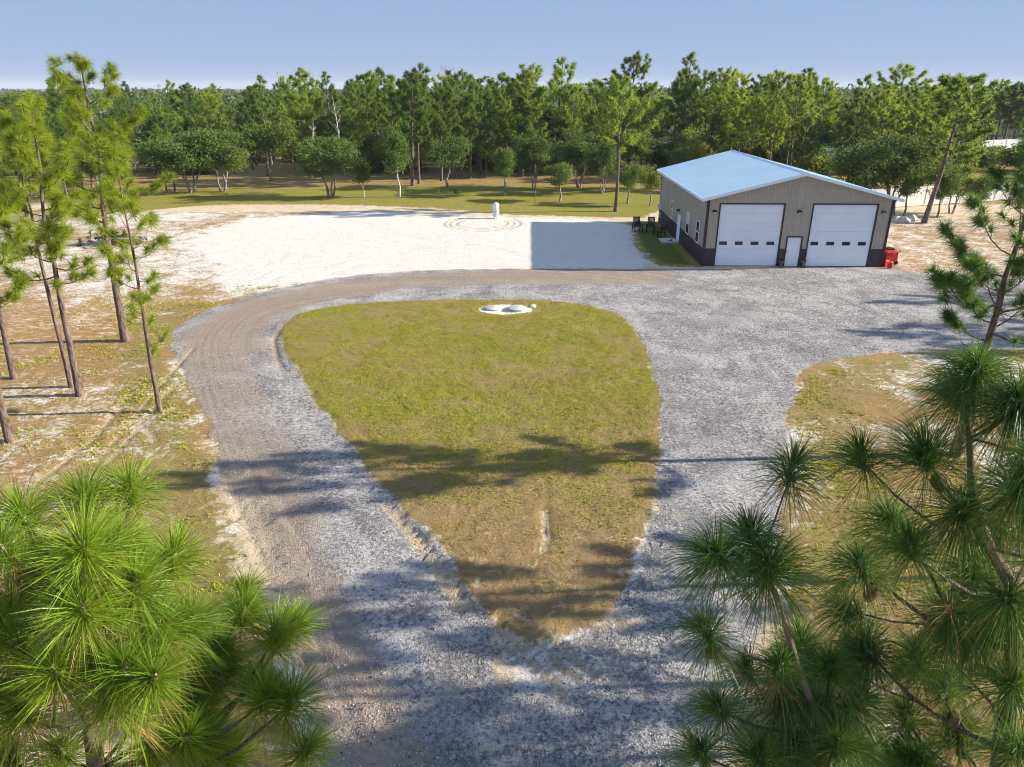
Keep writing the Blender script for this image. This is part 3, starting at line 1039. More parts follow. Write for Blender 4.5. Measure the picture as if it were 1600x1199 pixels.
# black patio chairs on the side lawn
def chair(loc, rz, label, side):
    t = empty('patio_chair', (loc[0], loc[1], float(ground_z(loc[0], loc[1])[0])), rz)
    tag(t, label, 'chair', 'patio chairs on the side lawn')
    s = MB()
    for k in range(6):
        s.box(-0.29, 0.29, -0.30 + k * 0.10, -0.215 + k * 0.10, 0.40 - 0.012 * k, 0.425 - 0.012 * k)
    s.build('seat', M['black'], t)
    b = MB()
    for k in range(6):
        x = -0.25 + k * 0.10
        b.obox((x, 0.27, 0.38), (x, 0.50, 1.16), 0.085, 0.022)
    b.obox((-0.31, 0.505, 1.10), (0.31, 0.505, 1.10), 0.03, 0.07)
    b.obox((-0.31, 0.36, 0.60), (0.31, 0.36, 0.60), 0.03, 0.06)
    b.build('backrest', M['black'], t)
    for sx in (-1, 1):
        MB().obox((sx * 0.33, -0.34, 0.66), (sx * 0.33, 0.44, 0.64), 0.11, 0.03).build('armrest', M['black'], t)
        MB().obox((sx * 0.33, -0.28, -0.02), (sx * 0.33, -0.28, 0.645), 0.06, 0.07).build('leg', M['black'], t)
        MB().obox((sx * 0.33, 0.44, -0.02), (sx * 0.33, 0.36, 0.625), 0.06, 0.07).build('leg', M['black'], t)
        MB().obox((sx * 0.33, -0.245, 0.36), (sx * 0.33, 0.38, 0.34), 0.04, 0.07).build('side_rail', M['black'], t)


c1, c2, c3 = at(996, 362)[:2], at(1016, 362)[:2], at(1031, 368.5)[:2]
chair(c1, R(8), 'black slatted patio chair set farthest out on the lawn from the garage', 0)
chair(c2, R(-14), 'black slatted patio chair standing between the other two chairs', 0)
chair((c3[0] - 0.12, c3[1]), R(-70), 'black slatted patio chair against the garage wall, seen side on', 0)


# planters beside the entry door
def urn(x, label):
    t = empty('planter', bl(x, -0.26, 0), 0)
    tag(t, label, 'planter', 'planters beside the entry door')
    MB().lathe([(0.0, -0.03), (0.13, -0.03), (0.14, 0.04), (0.07, 0.10), (0.07, 0.16), (0.15, 0.30), (0.20, 0.42), (0.22, 0.44), (0.19, 0.45), (0.0, 0.42)], 14).build('urn', M['urn'], t, True)
    rng = np.random.default_rng(int(x * 10))
    m = MB()
    for k in range(70):
        a, e = rng.uniform(0, 6.28), rng.uniform(0.2, 1.4)
        dd = np.array([math.cos(a) * math.cos(e), math.sin(a) * math.cos(e), math.sin(e)])
        p = np.array([0, 0, 0.42])
        q = p + dd * rng.uniform(0.15, 0.34)
        sd_ = np.cross(dd, (0.3, 0.2, 0.9))
        m.add([p - sd_ * .02, p + sd_ * .02, q], [(0, 1, 2)], rng.random())
    m.build('plant', M['oak_leaf'], t)


urn(5.22, 'stone urn with a small plant between the first garage door and the entry door')
urn(6.70, 'stone urn with a small plant between the entry door and the second garage door')


# red fuel cans beside the right corner
def fuel_can(loc, rz, s, label):
    t = empty('fuel_can', loc, rz)
    tag(t, label, 'fuel can', 'red containers at the garage corner')
    m = MB()
    v = []
    for z, k in ((0, 0.92), (0.03, 1.0), (0.34, 1.0), (0.42, 0.86), (0.46, 0.6)):
        for i, j in ((-1, -1), (1, -1), (1, 1), (-1, 1)):
            v.append((i * 0.20 * k * s, j * 0.13 * k * s, z * s))
    f = [(3, 2, 1, 0), (16, 17, 18, 19)]
    for r_ in range(4):
        for q in range(4):
            a = r_ * 4 + q
            b = r_ * 4 + (q + 1) % 4
            f.append((a, b, b + 4, a + 4))
    for ff in f:
        m.add([v[i] for i in ff], [(0, 1, 2, 3)])
    m.build('body', M['red'], t)
    MB().tube([(-0.12 * s, 0, 0.40 * s), (-0.12 * s, 0, 0.55 * s), (0.10 * s, 0, 0.55 * s), (0.10 * s, 0, 0.40 * s)], 0.022 * s, 6).build('handle', M['black'], t)
    MB().tube([(0.15 * s, 0, 0.40 * s), (0.17 * s, 0, 0.50 * s)], [0.045 * s, 0.04 * s], 10).build('cap', M['black'], t)


def machine(loc, rz):
    """red walk-behind machine: a boxy hood, black engine top, wheels and handle"""
    t = empty('yard_machine', loc, rz)
    tag(t, 'bright red boxy yard machine with black top parked past the garage corner', 'yard machine')
    b = MB()
    v = []
    for z, kx, ky in ((0.26, 0.50, 0.36), (0.34, 0.54, 0.40), (0.86, 0.52, 0.39), (1.0, 0.42, 0.30)):
        for i, j in ((-1, -1), (1, -1), (1, 1), (-1, 1)):
            v.append((i * kx, j * ky, z))
    f = [(3, 2, 1, 0), (12, 13, 14, 15)]
    for r_ in range(3):
        for q in range(4):
            a = r_ * 4 + q
            c = r_ * 4 + (q + 1) % 4
            f.append((a, c, c + 4, a + 4))
    b.add(v, f)
    b.build('hood', M['red'], t)
    MB().box(-0.30, 0.30, -0.22, 0.22, 1.002, 1.10).build('engine_cover', M['black'], t)
    for sx in (-1, 1):
        for sy in (-1, 1):
            w_ = MB().lathe([(0.0, -0.06), (0.12, -0.06), (0.19, -0.05), (0.20, 0.0), (0.19, 0.05), (0.12, 0.06), (0.0, 0.06)], 16)
            wo_ = w_.build('wheel', M['black'], t, True)
            wo_.location = (sx * 0.34, sy * 0.44, 0.19)
            wo_.rotation_euler = (PI / 2, 0, 0)
    MB().tube([(-0.5, -0.3, 0.7), (-0.85, -0.3, 1.05), (-0.85, 0.3, 1.05), (-0.5, 0.3, 0.7)], 0.02, 6).build('push_handle', M['black'], t)


p = bl(12.75, 0.9)
machine((p[0], p[1], 0.0), R(95))
p = bl(12.35, 0.12)
fuel_can((p[0], p[1], -0.01), R(20), 1.0, 'larger red fuel can in front of the red yard machine')
p = bl(12.42, -0.30)
fuel_can((p[0], p[1], -0.01), R(-30), 0.72, 'smaller red fuel can nearest the gravel by the garage corner')

# ------------------------------------------------------------------ small things on the clearing
tk = at(775, 341)
t = empty('wrapped_tank', (tk[0], tk[1], 0))
tag(t, 'white wrapped upright tank standing at the back edge of the sand pad', 'tank')
MB().lathe([(0.0, 0.16), (0.24, 0.16), (0.285, 0.20), (0.29, 0.5), (0.275, 0.62), (0.29, 0.75), (0.29, 1.22), (0.25, 1.34), (0.12, 1.40), (0.0, 1.41)], 16).build('tank_body', M['wrap'], t, True)
for a in (0.6, 2.2, 3.9, 5.4):
    MB().obox((0.24 * math.cos(a), 0.24 * math.sin(a), -0.04), (0.20 * math.cos(a), 0.20 * math.sin(a), 0.20), 0.06, 0.06).build('leg', M['pipe_grey'], t)
MB().tube([(0.05, -0.27, 0.32), (0.05, -0.40, 0.32), (0.05, -0.42, -0.04)], 0.03, 8).build('pipe', M['pipe_grey'], t)
MB().tube([(-0.28, -0.12, 0.62), (-0.10, -0.293, 0.60), (0.10, -0.293, 0.66), (0.28, -0.12, 0.64)], 0.018, 6).build('strap', M['steel'], t)

for k, (px, py, r_, lb) in enumerate(((770, 483, 0.46, 'round pale septic lid on white sand, the one farther from the white cap'), (808, 484.5, 0.50, 'round pale septic lid on white sand beside the white cap'), (833, 480.5, 0.17, 'small white cleanout cap at the end of the septic lid patch'))):
    p = at(px, py)
    z = float(ground_z(p[0], p[1])[0])
    t = empty('septic_lid' if k < 2 else 'cleanout_cap', (p[0], p[1], z))
    tag(t, lb, 'septic lid' if k < 2 else 'cleanout cap')
    hh = 0.13 if k else 0.08
    MB().lathe([(r_ * 0.94, -0.05), (r_ * 0.94, hh - 0.05), (r_, hh - 0.045), (r_, hh - 0.01), (r_ * 0.96, hh), (0.0, hh + 0.012)], 28).build('cover', M['concrete'] if k < 2 else M['white'], t, True)
    MB().tube([(-0.07, 0, hh), (-0.06, 0, hh + 0.05), (0.06, 0, hh + 0.05), (0.07, 0, hh)], 0.012, 6).build('grip', M['steel'], t)

# ------------------------------------------------------------------ tree builders
def unit(v):
    return v / (np.linalg.norm(v, axis=-1, keepdims=True) + 1e-9)


def needles(mb, C, A, m, Ln, wd, droop, spread, shoot, rng, fine=False, tint=None):
    """m needles round every centre C pointing along A and fanning out"""
    n = len(C)
    C = np.repeat(np.asarray(C, float), m, 0)
    A = np.repeat(unit(np.asarray(A, float)), m, 0)
    N = n * m
    r = unit(rng.normal(size=(N, 3)))
    d = unit(A * rng.uniform(0.15, 1.0, (N, 1)) + r * spread)
    base = C + A * (rng.uniform(-0.5, 0.5, (N, 1)) * shoot)
    l = Ln * rng.uniform(0.65, 1.1, (N, 1))
    side = unit(np.cross(d, unit(rng.normal(size=(N, 3))))) * wd
    dz = np.array([0, 0, 1.0])
    tip = base + d * l - dz * droop * l
    tint = np.repeat(rng.uniform(0.1, 0.9, n) if tint is None else tint, m) + rng.normal(0, 0.15, N)
    tint = np.clip(tint, 0, 1)
    if fine:
        mid = base + d * l * 0.55 - dz * droop * l * 0.22
        V = np.stack([base - side * 0.6, base + side * 0.6, mid - side, mid + side, tip], 1).reshape(-1, 3)
        k = np.arange(N)[:, None] * 5
        F = np.concatenate([k + np.array([[0, 1, 3]]), k + np.array([[0, 3, 2]]), k + np.array([[2, 3, 4]])])
        mb.add(V, F, np.repeat(tint, 5))
    else:
        V = np.stack([base - side, base + side, tip], 1).reshape(-1, 3)
        mb.add(V, np.arange(N * 3).reshape(-1, 3), np.repeat(tint, 3))


def make_pine(seed, h, c0, rad, tr, nb, lod, lean=(0, 0), dens=1.0, flat=0.0, low_twigs=0):
    """returns (trunk MB, crown MB): a tapering trunk with limbs and needle tufts on the limbs"""
    rng = np.random.default_rng(seed)
    tb, cb = MB(), MB()
    tt = np.linspace(0, 1, 11)
    wig = np.cumsum(rng.normal(0, 0.010 * h, (11, 2)), 0) * 0.6
    P = np.stack([lean[0] * tt ** 1.2 + wig[:, 0] * tt, lean[1] * tt ** 1.2 + wig[:, 1] * tt, h * tt], 1)
    P[0, 2] = -0.15
    rr = tr * (1 - 0.86 * tt) * (1 + 0.35 * np.exp(-tt * 22))
    tb.tube(P, rr, 8 if lod != 'far' else 6)

    def on_trunk(t):
        return np.array([np.interp(t, tt, P[:, k]) for k in range(3)])

    cen, axs = [], []
    az = rng.uniform(0, 6.28)
    ts = list(c0 + (0.985 - c0) * (np.arange(nb) + rng.uniform(-.4, .4, nb)) / nb)
    ts = [min(max(t, 0.12), 0.985) for t in ts] + list(rng.uniform(c0 * 0.5, c0, low_twigs))
    for t in ts:
        az += 2.4 + rng.normal(0, 0.5)
        u = (t - c0) / (1 - c0)
        if u < 0:
            ln = rad * rng.uniform(0.15, 0.5)
        else:
            ln = rad * max(0.12, (1 - u ** (1.7 + flat)) ** 0.75) * (0.5 + 0.5 * min(1, u / 0.3 + 0.2)) * rng.uniform(0.55, 1.15)
        el = R(rng.uniform(-5, 25)) + u * R(38)
        b0 = on_trunk(t)
        dh = np.array([math.cos(az), math.sin(az), 0])
        bend = rng.normal(0, 0.18)
        pts = []
        for s in np.linspace(0, 1, 5):
            a2 = az + bend * s
            q = b0 + np.array([math.cos(a2), math.sin(a2), 0]) * ln * s * math.cos(el) + np.array([0, 0, 1]) * ln * (s * math.sin(el) + 0.16 * s * s - 0.10 * math.sin(s * PI))
            pts.append(q)
        pts = np.array(pts)
        br = max(0.012, tr * 0.26 * (1 - 0.6 * max(u, 0)) * min(1.0, ln / rad + 0.3))
        tb.tube(pts, br * (1 - 0.75 * np.linspace(0, 1, 5)), 5 if lod != 'far' else 4)
        k = max(2, int(ln * dens * (6 if lod != 'mid' else 6.6) * rng.uniform(0.7, 1.2)))
        for q in range(k):
            s = 1.0 if q == 0 else rng.uniform(0.35, 1.0)
            bp = np.array([np.interp(s, np.linspace(0, 1, 5), pts[:, j]) for j in range(3)])
            sgn = rng.choice([-1, 1])
            off = np.array([-dh[1], dh[0], 0]) * sgn * rng.uniform(0.05, 0.42) * ln * (1.15 - s) + dh * rng.uniform(0, 0.25) + np.array([0, 0, rng.uniform(0.02, 0.30)])
            if q == 0:
                off *= 0.2
            c = bp + off
            if lod == 'mid' and q:
                tb.tube(np.array([bp, bp + off * 0.55 + np.array([0, 0, -0.03]), c]), [br * 0.4, br * 0.3, 0.006], 3, False)
            cen.append(c)
            axs.append(unit(off + dh * 0.25 + np.array([0, 0, 0.35])))
    for q in range(4):
        cen.append(P[-1] + rng.normal(0, 0.10, 3))
        axs.append(np.array([rng.normal(0, .4), rng.normal(0, .4), 1.0]))
    cen, axs = np.array(cen), np.array(axs)
    if lod == 'mid':
        needles(cb, cen, axs, 110, 0.40, 0.0080, 0.16, 0.85, 0.22, rng)
    else:
        big = rng.uniform(0, 1, len(cen))
        needles(cb, cen, axs, 26, 0.50, 0.040, 0.10, 0.85, 0.30, rng, tint=np.clip(0.45 + 0.5 * (big - 0.5), 0, 1))
    return tb, cb


def make_oak(seed, h, rad, tr, stems, base_h, clumps, leaf, per, spread=0.35, pale=False):
    rng = np.random.default_rng(seed)
    tb, cb = MB(), MB()
    cen = []
    for s in range(stems):
        a = rng.uniform(0, 6.28) if stems == 1 else s * 6.28 / stems + rng.normal(0, 0.3)
        off = 0.0 if stems == 1 else rng.uniform(0.10, 0.30)
        p = np.array([math.cos(a) * off, math.sin(a) * off, -0.12])
        out = np.array([math.cos(a), math.sin(a), 0]) * (rad * (0.12 if stems == 1 else 0.45)) * rng.uniform(.6, 1.2)
        pts = [p]
        for t in np.linspace(0.2, 1, 5):
            pts.append(np.array([p[0], p[1], 0]) + out * t ** 1.3 + np.array([rng.normal(0, .10), rng.normal(0, .10), h * 0.72 * t]))
        pts = np.array(pts)
        tb.tube(pts, (tr / math.sqrt(stems)) * np.array([1.25, 0.95, 0.8, 0.62, 0.42, 0.2]), 7)
        for k in range(int(9 / math.sqrt(stems)) + 2):
            t = rng.uniform(base_h / h + 0.05, 0.95)
            b0 = np.array([np.interp(t, np.array([0, .2, .4, .6, .8, 1.0]), pts[:, j]) for j in range(3)])
            a2 = rng.uniform(0, 6.28)
            ln = rad * rng.uniform(0.45, 0.95)
            tipz = rng.uniform(0.10, 0.6) * ln
            q = [b0 + (np.array([math.cos(a2), math.sin(a2), 0]) * ln * u + np.array([0, 0, tipz * u ** 1.5]) + rng.normal(0, 0.06 * ln, 3) * u) for u in (0, .35, .7, 1)]
            tb.tube(np.array(q), np.array([0.34, 0.24, 0.14, 0.05]) * tr / math.sqrt(stems), 4)
            cen += [q[1] + (0, 0, .2), q[2], q[3]]
    c0 = np.array([0, 0, (base_h + h) / 2])
    m = clumps
    r = unit(rng.normal(size=(m, 3))) * (rng.uniform(0.45, 1.0, (m, 1)) ** 0.6)
    lump = 1 + 0.25 * np.sin(3 * np.arctan2(r[:, 1], r[:, 0]) + seed)[:, None]
    ns = 7
    sub = unit(rng.normal(size=(ns, 3))) * rng.uniform(0.35, 0.95, (ns, 1)) * np.array([rad, rad, (h - base_h) / 2])
    pick = rng.integers(0, ns, m)
    ssz = rng.uniform(0.20, 0.50, ns)[pick][:, None]
    ell = c0 + sub[pick] + r * np.array([rad, rad, (h - base_h) / 2]) * lump * ssz
    cen = np.concatenate([np.array(cen), ell])
    cen[:, 2] = np.clip(cen[:, 2], base_h * 0.8, h * 1.02)
    n = len(cen)
    N = n * per
    ct = rng.uniform(0.1, 0.9, n)
    c = np.repeat(cen, per, 0) + rng.normal(0, spread, (N, 3)) * np.array([1, 1, 0.65])
    d1 = unit(rng.normal(size=(N, 3)) + np.array([0, 0, -0.15]))
    d2 = unit(np.cross(d1, rng.normal(size=(N, 3))))
    l = leaf * rng.uniform(0.6, 1.3, (N, 1))
    V = np.stack([c - d1 * l, c + d2 * l * 0.5, c + d1 * l, c - d2 * l * 0.5], 1).reshape(-1, 3)
    tint = np.clip(np.repeat(ct, per) + rng.normal(0, 0.15, N), 0, 1)
    cb.add(V, np.arange(N * 4).reshape(-1, 4), np.repeat(tint, 4))
    return tb, cb


def make_bare(seed, h, tr, nb):
    rng = np.random.default_rng(seed)
    tb = MB()
    tt = np.linspace(0, 1, 8)
    P = np.stack([np.cumsum(rng.normal(0, .012 * h, 8)) * tt, np.cumsum(rng.normal(0, .012 * h, 8)) * tt, h * tt], 1)
    P[0, 2] = -0.15
    tb.tube(P, tr * (1 - 0.85 * tt), 6)
    for k in range(nb):
        t = rng.uniform(0.45, 0.98)
        b0 = np.array([np.interp(t, tt, P[:, j]) for j in range(3)])
        a = rng.uniform(0, 6.28)
        ln = h * 0.20 * rng.uniform(0.4, 1.0) * (1.3 - t)
        q = [b0 + np.array([math.cos(a) * ln * u, math.sin(a) * ln * u, ln * (0.55 * u + 0.25 * u * u)]) + rng.normal(0, .05 * ln, 3) * u for u in (0, .4, .75, 1)]
        tb.tube(np.array(q), tr * np.array([.32, .22, .14, .05]), 4)
        for z in range(3):
            u = rng.uniform(.4, .95)
            bb = q[1] * (1 - u) + q[3] * u
            dd = unit(rng.normal(size=3) + np.array([0, 0, .6]))
            tb.tube(np.array([bb, bb + dd * ln * .25, bb + dd * ln * .42 + (0, 0, .05)]), tr * np.array([.14, .1, .04]), 3)
    return tb


RT_ = random.Random(4)


def plant_tree(name, loc, parts, label, cat='tree', group=None, rz=0.0, s=1.0, zs=None):
    """parts: list of (part name, mesh)"""
    e = empty(name, (loc[0], loc[1], loc[2] if len(loc) > 2 else 0.0), rz)
    e.scale = (s * RT_.uniform(0.85, 1.15), s * RT_.uniform(0.85, 1.15), zs if zs else s)
    e.rotation_euler = (RT_.gauss(0, 0.025), RT_.gauss(0, 0.025), rz)
    tag(e, label, cat, group)
    for pn, me in parts:
        o = bpy.data.objects.new(pn, me)
        col.objects.link(o)
        o.parent = e
    return e


def pine_parts(args, needle='needle_far', kw=None):
    tb, cb = make_pine(*args, **(kw or {}))
    return [('trunk', tb.mesh('trunk', M['bark'], True)), ('crown', cb.mesh('crown', M[needle]))]


def oak_parts(args, bark='bark_oak', kw=None):
    tb, cb = make_oak(*args, **(kw or {}))
    return [('trunk', tb.mesh('trunk', M[bark], True)), ('crown', cb.mesh('crown', M['oak_leaf']))]


# ------------------------------------------------------------------ pines close to the camera, built tuft by tuft
def close_pine(name, label, trunk, radii, tips, seed, mat, droop, nlen=0.36, per=520, more=0.8):
    rng = np.random.default_rng(seed)
    T = np.array(trunk, float)
    s = np.linspace(0, 1, 24)
    seg = np.concatenate([[0], np.cumsum(np.linalg.norm(np.diff(T, axis=0), axis=1))])
    seg /= seg[-1]
    P = np.stack([np.interp(s, seg, T[:, k]) for k in range(3)], 1)
    P[:, :2] += rng.normal(0, 0.012, (24, 2))
    rad = np.interp(s, seg, radii)
    t = empty(name, (T[-1][0], T[-1][1], 0.0))
    tag(t, label, 'tree')
    org = np.array([T[-1][0], T[-1][1], 0.0])
    tb = MB()
    tb.tube((P - org)[::-1], rad[::-1], 10)
    tb.build('trunk', M['bark'], t, True)
    tufts_ = []
    for tip in tips:
        tip = np.asarray(tip, float)
        # a limb leaves the trunk below and inside the tuft, then sweeps up to it
        dist = np.linalg.norm(P[:, :2] - tip[:2], axis=1)
        cand = P[:, 2] < tip[2] - 0.22 * dist - 0.05
        k = np.argmax(cand) if cand.any() else len(P) - 1
        b0 = P[k]
        ln = np.linalg.norm(tip - b0)
        mid1 = b0 * 0.62 + tip * 0.38 + np.array([0, 0, -0.10 * ln]) + rng.normal(0, 0.035 * ln, 3)
        mid2 = b0 * 0.28 + tip * 0.72 + np.array([0, 0, -0.10 * ln]) + rng.normal(0, 0.025 * ln, 3)
        r0 = min(rad[k] * 0.5, 0.009 + 0.009 * ln)
        MB().tube(np.array([b0, mid1, mid2, tip]) - org, [r0, r0 * 0.8, r0 * 0.65, 0.007], 6).build('branch', M['bark_top'], t, True)
        tufts_.append((tip, unit(unit(tip - mid2) * 0.6 + np.array([0, 0, 0.75])), rng.uniform(0.3, 0.9), 1.0))
        # smaller side tufts on short twigs
        for _ in range(2):
            if rng.random() < more and ln > 0.4:
                f = rng.uniform(0.25, 0.75)
                b1 = mid1 * (1 - f) + mid2 * f
                q = mid2 + rng.normal(0, 0.20, 3) + np.array([0, 0, 0.05])
                MB().tube(np.array([b1, (b1 + q) / 2 + (0, 0, -.03), q]) - org, [0.009, 0.007, 0.005], 5).build('twig', M['bark_top'], t, True)
                tufts_.append((q, unit(unit(q - b1) + np.array([0, 0, 0.5])), rng.uniform(0.1, 0.6), rng.uniform(0.7, 0.95)))
    for q_, (c, a, tn, k) in enumerate(tufts_):
        cb = MB()
        z = np.zeros((1, 3))
        k *= rng.uniform(0.78, 1.08)
        dr = droop * rng.uniform(0.5, 1.5)
        needles(cb, z, a[None], int(per * k), nlen * k, 0.0024, dr, rng.uniform(0.8, 1.25), 0.16, rng, True, np.array([tn]))
        # young upright needles at the tip of the shoot
        needles(cb, a[None] * 0.05, a[None] + np.array([0, 0, .6]), 50, nlen * 0.42, 0.0024, 0.0, 0.28, 0.08, rng, True, np.array([tn * 0.25]))
        o = cb.build('needle_tuft', M[mat], t)
        o.location = c - org
        MB().tube(np.array([a * 0.0, a * 0.06, a * 0.12]), [0.014, 0.021, 0.008], 6).build('bud', M['bud'], o, True)
        # last year's needles, brown and hanging under the tuft
        db = MB()
        needles(db, -a[None] * 0.10, np.array([[0.1, 0.1, -1.0]]), int(45 * rng.uniform(0.2, 1.2)), nlen * 0.85, 0.0022, 0.3, 0.7, 0.12, rng, True)
        db.build('dead_needles', M['dead_needle'], o)
        if q_ % 9 == 4:
            cn = MB().lathe([(0.0, -0.16), (0.022, -0.15), (0.045, -0.10), (0.05, -0.05), (0.03, 0.0), (0.0, 0.01)], 9)
            co = cn.build('pine_cone', M['cone'], o)
            co.location = -a * 0.10 + np.array([0.04, -0.03, 0.0])
            co.rotation_euler = (rng.uniform(-0.6, 0.6), rng.uniform(-0.6, 0.6), 0)
    return t


def tips_px(lst):
    return [cam_pt(x, y, z) for x, y, z in lst]


left_tips = tips_px([(133, 790, 4.5), (204, 775, 4.7), (40, 815, 4.3), (8, 865, 4.0), (133, 868, 3.7), (182, 862, 4.1), (212, 925, 4.0), (131, 962, 3.7), (245, 987, 4.2), (195, 1053, 3.9), (89, 1058, 3.8),
                     (6, 997, 4.2), (33, 965, 4.5), (37, 1120, 4.1), (208, 1116, 4.3), (-60, 930, 4.2), (-70, 1060, 4.0), (270, 880, 4.9), (60, 905, 4.6), (255, 1060, 5.0),
                     (383, 935, 5.9), (378, 965, 5.6), (428, 998, 5.5), (457, 985, 5.7), (337, 1022, 5.4), (412, 1099, 4.9), (453, 1101, 4.9), (289, 1116, 5.2), (320, 1172, 4.9), (474, 1180, 5.0), (233, 1180, 4.7), (360, 1190, 5.3), (100, 1180, 4.6), (20, 1195, 4.4)])
close_pine('longleaf_pine', 'young longleaf pine with bright yellow green needle tufts beside the left of the drive', [cam_pt(128, 850, 3.95), cam_pt(125, 1050, 4.5), (-2.85, 3.30, 5.6), (-2.95, 3.2, 3.0), (-2.9, 3.2, -0.1)], [0.014, 0.045, 0.075, 0.10, 0.13], left_tips, 3, 'needle', 0.16, 0.37, 470, 0.5)

rt_tips = tips_px([(1498, 625, 4.9), (1522, 585, 4.7), (1348, 722, 4.9), (1447, 722, 4.7), (1592, 765, 4.0), (1583, 640, 4.4), (1423, 862, 4.6), (1348, 892, 5.0), (1524, 901, 5.2), (1519, 990, 5.3), (1434, 1034, 5.5), (1396, 823, 5.4),
                   (1354, 1015, 5.6), (1418, 1128, 5.6), (1583, 1075, 4.8), (1640, 700, 4.3), (1660, 860, 4.2), (1560, 840, 5.4), (1480, 960, 6.0), (1500, 1150, 5.6), (1590, 1175, 5.0), (1625, 960, 4.6), (1370, 1180, 6.2)])
close_pine('longleaf_pine', 'tallest longleaf pine with drooping dark green tufts on the verge right of the drive', [cam_pt(1510, 590, 4.75), cam_pt(1528, 816, 4.9), cam_pt(1590, 930, 5.0), (3.75, 3.55, 5.0), (4.1, 3.4, -0.1)], [0.012, 0.03, 0.045, 0.08, 0.13], rt_tips, 8, 'needle_shaded', 0.46, 0.47, 520, 0.6)

r2_tips = tips_px([(1173, 842, 4.6), (1199, 895, 4.5), (1105, 992, 5.0), (1295, 1052, 5.3), (1127, 1112, 5.2), (1228, 1100, 5.3), (1098, 1182, 5.2), (1306, 1170, 5.2), (1190, 1190, 5.2), (1250, 1010, 5.9), (1170, 1050, 5.9)])
close_pine('longleaf_pine', 'smaller longleaf pine with drooping dark tufts over the gravel edge right of the drive', [cam_pt(1185, 850, 4.6), cam_pt(1225, 985, 4.9), cam_pt(1285, 1140, 5.3), (2.75, 3.75, 4.5), (2.9, 3.7, -0.1)], [0.012, 0.022, 0.03, 0.06, 0.10], r2_tips, 12, 'needle_shaded', 0.46, 0.47, 520, 0.6)

# ------------------------------------------------------------------ pines standing on the verges
def verge_pine(px, py, top_py, seed, rad, c0, tr, nb, label, lean_px=None, loc=None, h=None, dens=1.0, group=None, low=0, mat='needle_mid'):
    g = at(px, py) if loc is None else np.array([loc[0], loc[1], 0.0])
    if h is None:
        h = float(onY(px, top_py, g[1])[2])
    lean = (0.0, 0.0)
    if lean_px is not None:
        lean = (float(onY(lean_px, top_py, g[1])[0] - g[0]), 0.0)
    tb, cb = make_pine(seed, h, c0, rad, tr, nb, 'mid', lean=lean, dens=dens, low_twigs=low)
    t = empty('slender_pine', (g[0], g[1], float(ground_z(g[0], g[1])[0])))
    tag(t, label, 'tree', group)
    tb.build('trunk', M['bark'], t, True)
    cb.build('crown', M[mat], t)


verge_pine(125, 617, 160, 21, 2.1, 0.40, 0.135, 26, 'slender pine on the left verge, its trunk beside a second trunk just behind', 40, dens=1.1)
verge_pine(197, 533, 98, 22, 2.9, 0.46, 0.19, 30, 'thickest and tallest pine of the left verge, standing close to the bend of the drive', 128, dens=1.15)
verge_pine(250, 642, 232, 23, 1.5, 0.42, 0.09, 20, 'thin young pine on the left verge, nearest of its group to the gravel', 178, dens=1.0, low=4)
verge_pine(112, 604, 190, 24, 1.8, 0.55, 0.10, 16, 'thin pine just behind the slender pine on the left verge', 10, dens=1.0)
verge_pine(22, 590, 170, 25, 2.0, 0.45, 0.12, 20, 'pine on the left verge with its base in brown needles, farther from the drive', -60, dens=1.0)
verge_pine(16, 690, 200, 26, 1.9, 0.45, 0.13, 20, 'pine at the outer edge of the left verge, nearest the longleaf pine', -90, dens=1.0)
verge_pine(0, 0, 0, 27, 3.3, 0.40, 0.16, 28, 'dark pine on the right verge whose trunk shadow crosses the drive', loc=(14.6, 20.7), h=9.9, dens=1.2, mat='needle_shaded')
SIDE = 'pines right of the drive known by their shadows'
for k, (x, y, h, r_) in enumerate(((16.5, 14.6, 9.0, 2.2), (13.0, 11.4, 8.2, 2.5), (17.0, 10.0, 9.6, 2.6), (42.5, 34.5, 10.0, 2.8), (47.0, 40.0, 10.5, 3.0), (41.0, 31.5, 9.0, 2.6))):
    verge_pine(0, 0, 0, 40 + k, r_, 0.42, 0.14, 24, 'pine standing right of the drive and gravel yard, throwing its shadow across them', loc=(x, y), h=h, group=SIDE, dens=1.1, mat='needle_shaded')

# ------------------------------------------------------------------ brush pile on the sand
bp = at(178, 381)
t = empty('brush_pile', (bp[0], bp[1], 0))
tag(t, 'heap of brush, logs and reddish dirt on the sand past the left pines', 'brush pile')
rng = np.random.default_rng(77)
m = MB()
for k in range(40):
    a = rng.uniform(0, 6.28)
    c = np.array([rng.normal(0, 1.0), rng.normal(0, 0.5), rng.uniform(0.05, 0.55)])
    dd = np.array([math.cos(a), math.sin(a) * .6, rng.uniform(-.2, .3)]) * rng.uniform(0.4, 1.1)
    m.tube(np.array([c - dd, c + rng.normal(0, .05, 3), c + dd]), rng.uniform(0.02, 0.08), 5)
m.build('branches', M['dead'], t)
m = MB()
needles(m, rng.normal(0, 1, (70, 3)) * np.array([1.0, .5, .2]) + np.array([-.3, 0, .45]), rng.normal(0, 1, (70, 3)) + np.array([0, 0, 1]), 26, 0.34, 0.03, 0.1, 0.8, 0.2, rng)
m.build('leaves', M['oak_leaf'], t)
m = MB()
n_ = 26
rr_ = 1 + 0.25 * np.sin(np.arange(n_) * 1.7)
prof = []
V = [(0.6, 0.1, 0.50)]
for ring, z in ((0.5, 0.36), (1.0, -0.05)):
    for k in range(n_):
        a = k * 6.283 / n_
        V.append((0.6 + 1.5 * ring * rr_[k] * math.cos(a), 0.1 + 0.9 * ring * rr_[k] * math.sin(a), z + 0.06 * math.sin(k * 2.3)))
F = [(0, 1 + k, 1 + (k + 1) % n_) for k in range(n_)]
m.add(V, F)
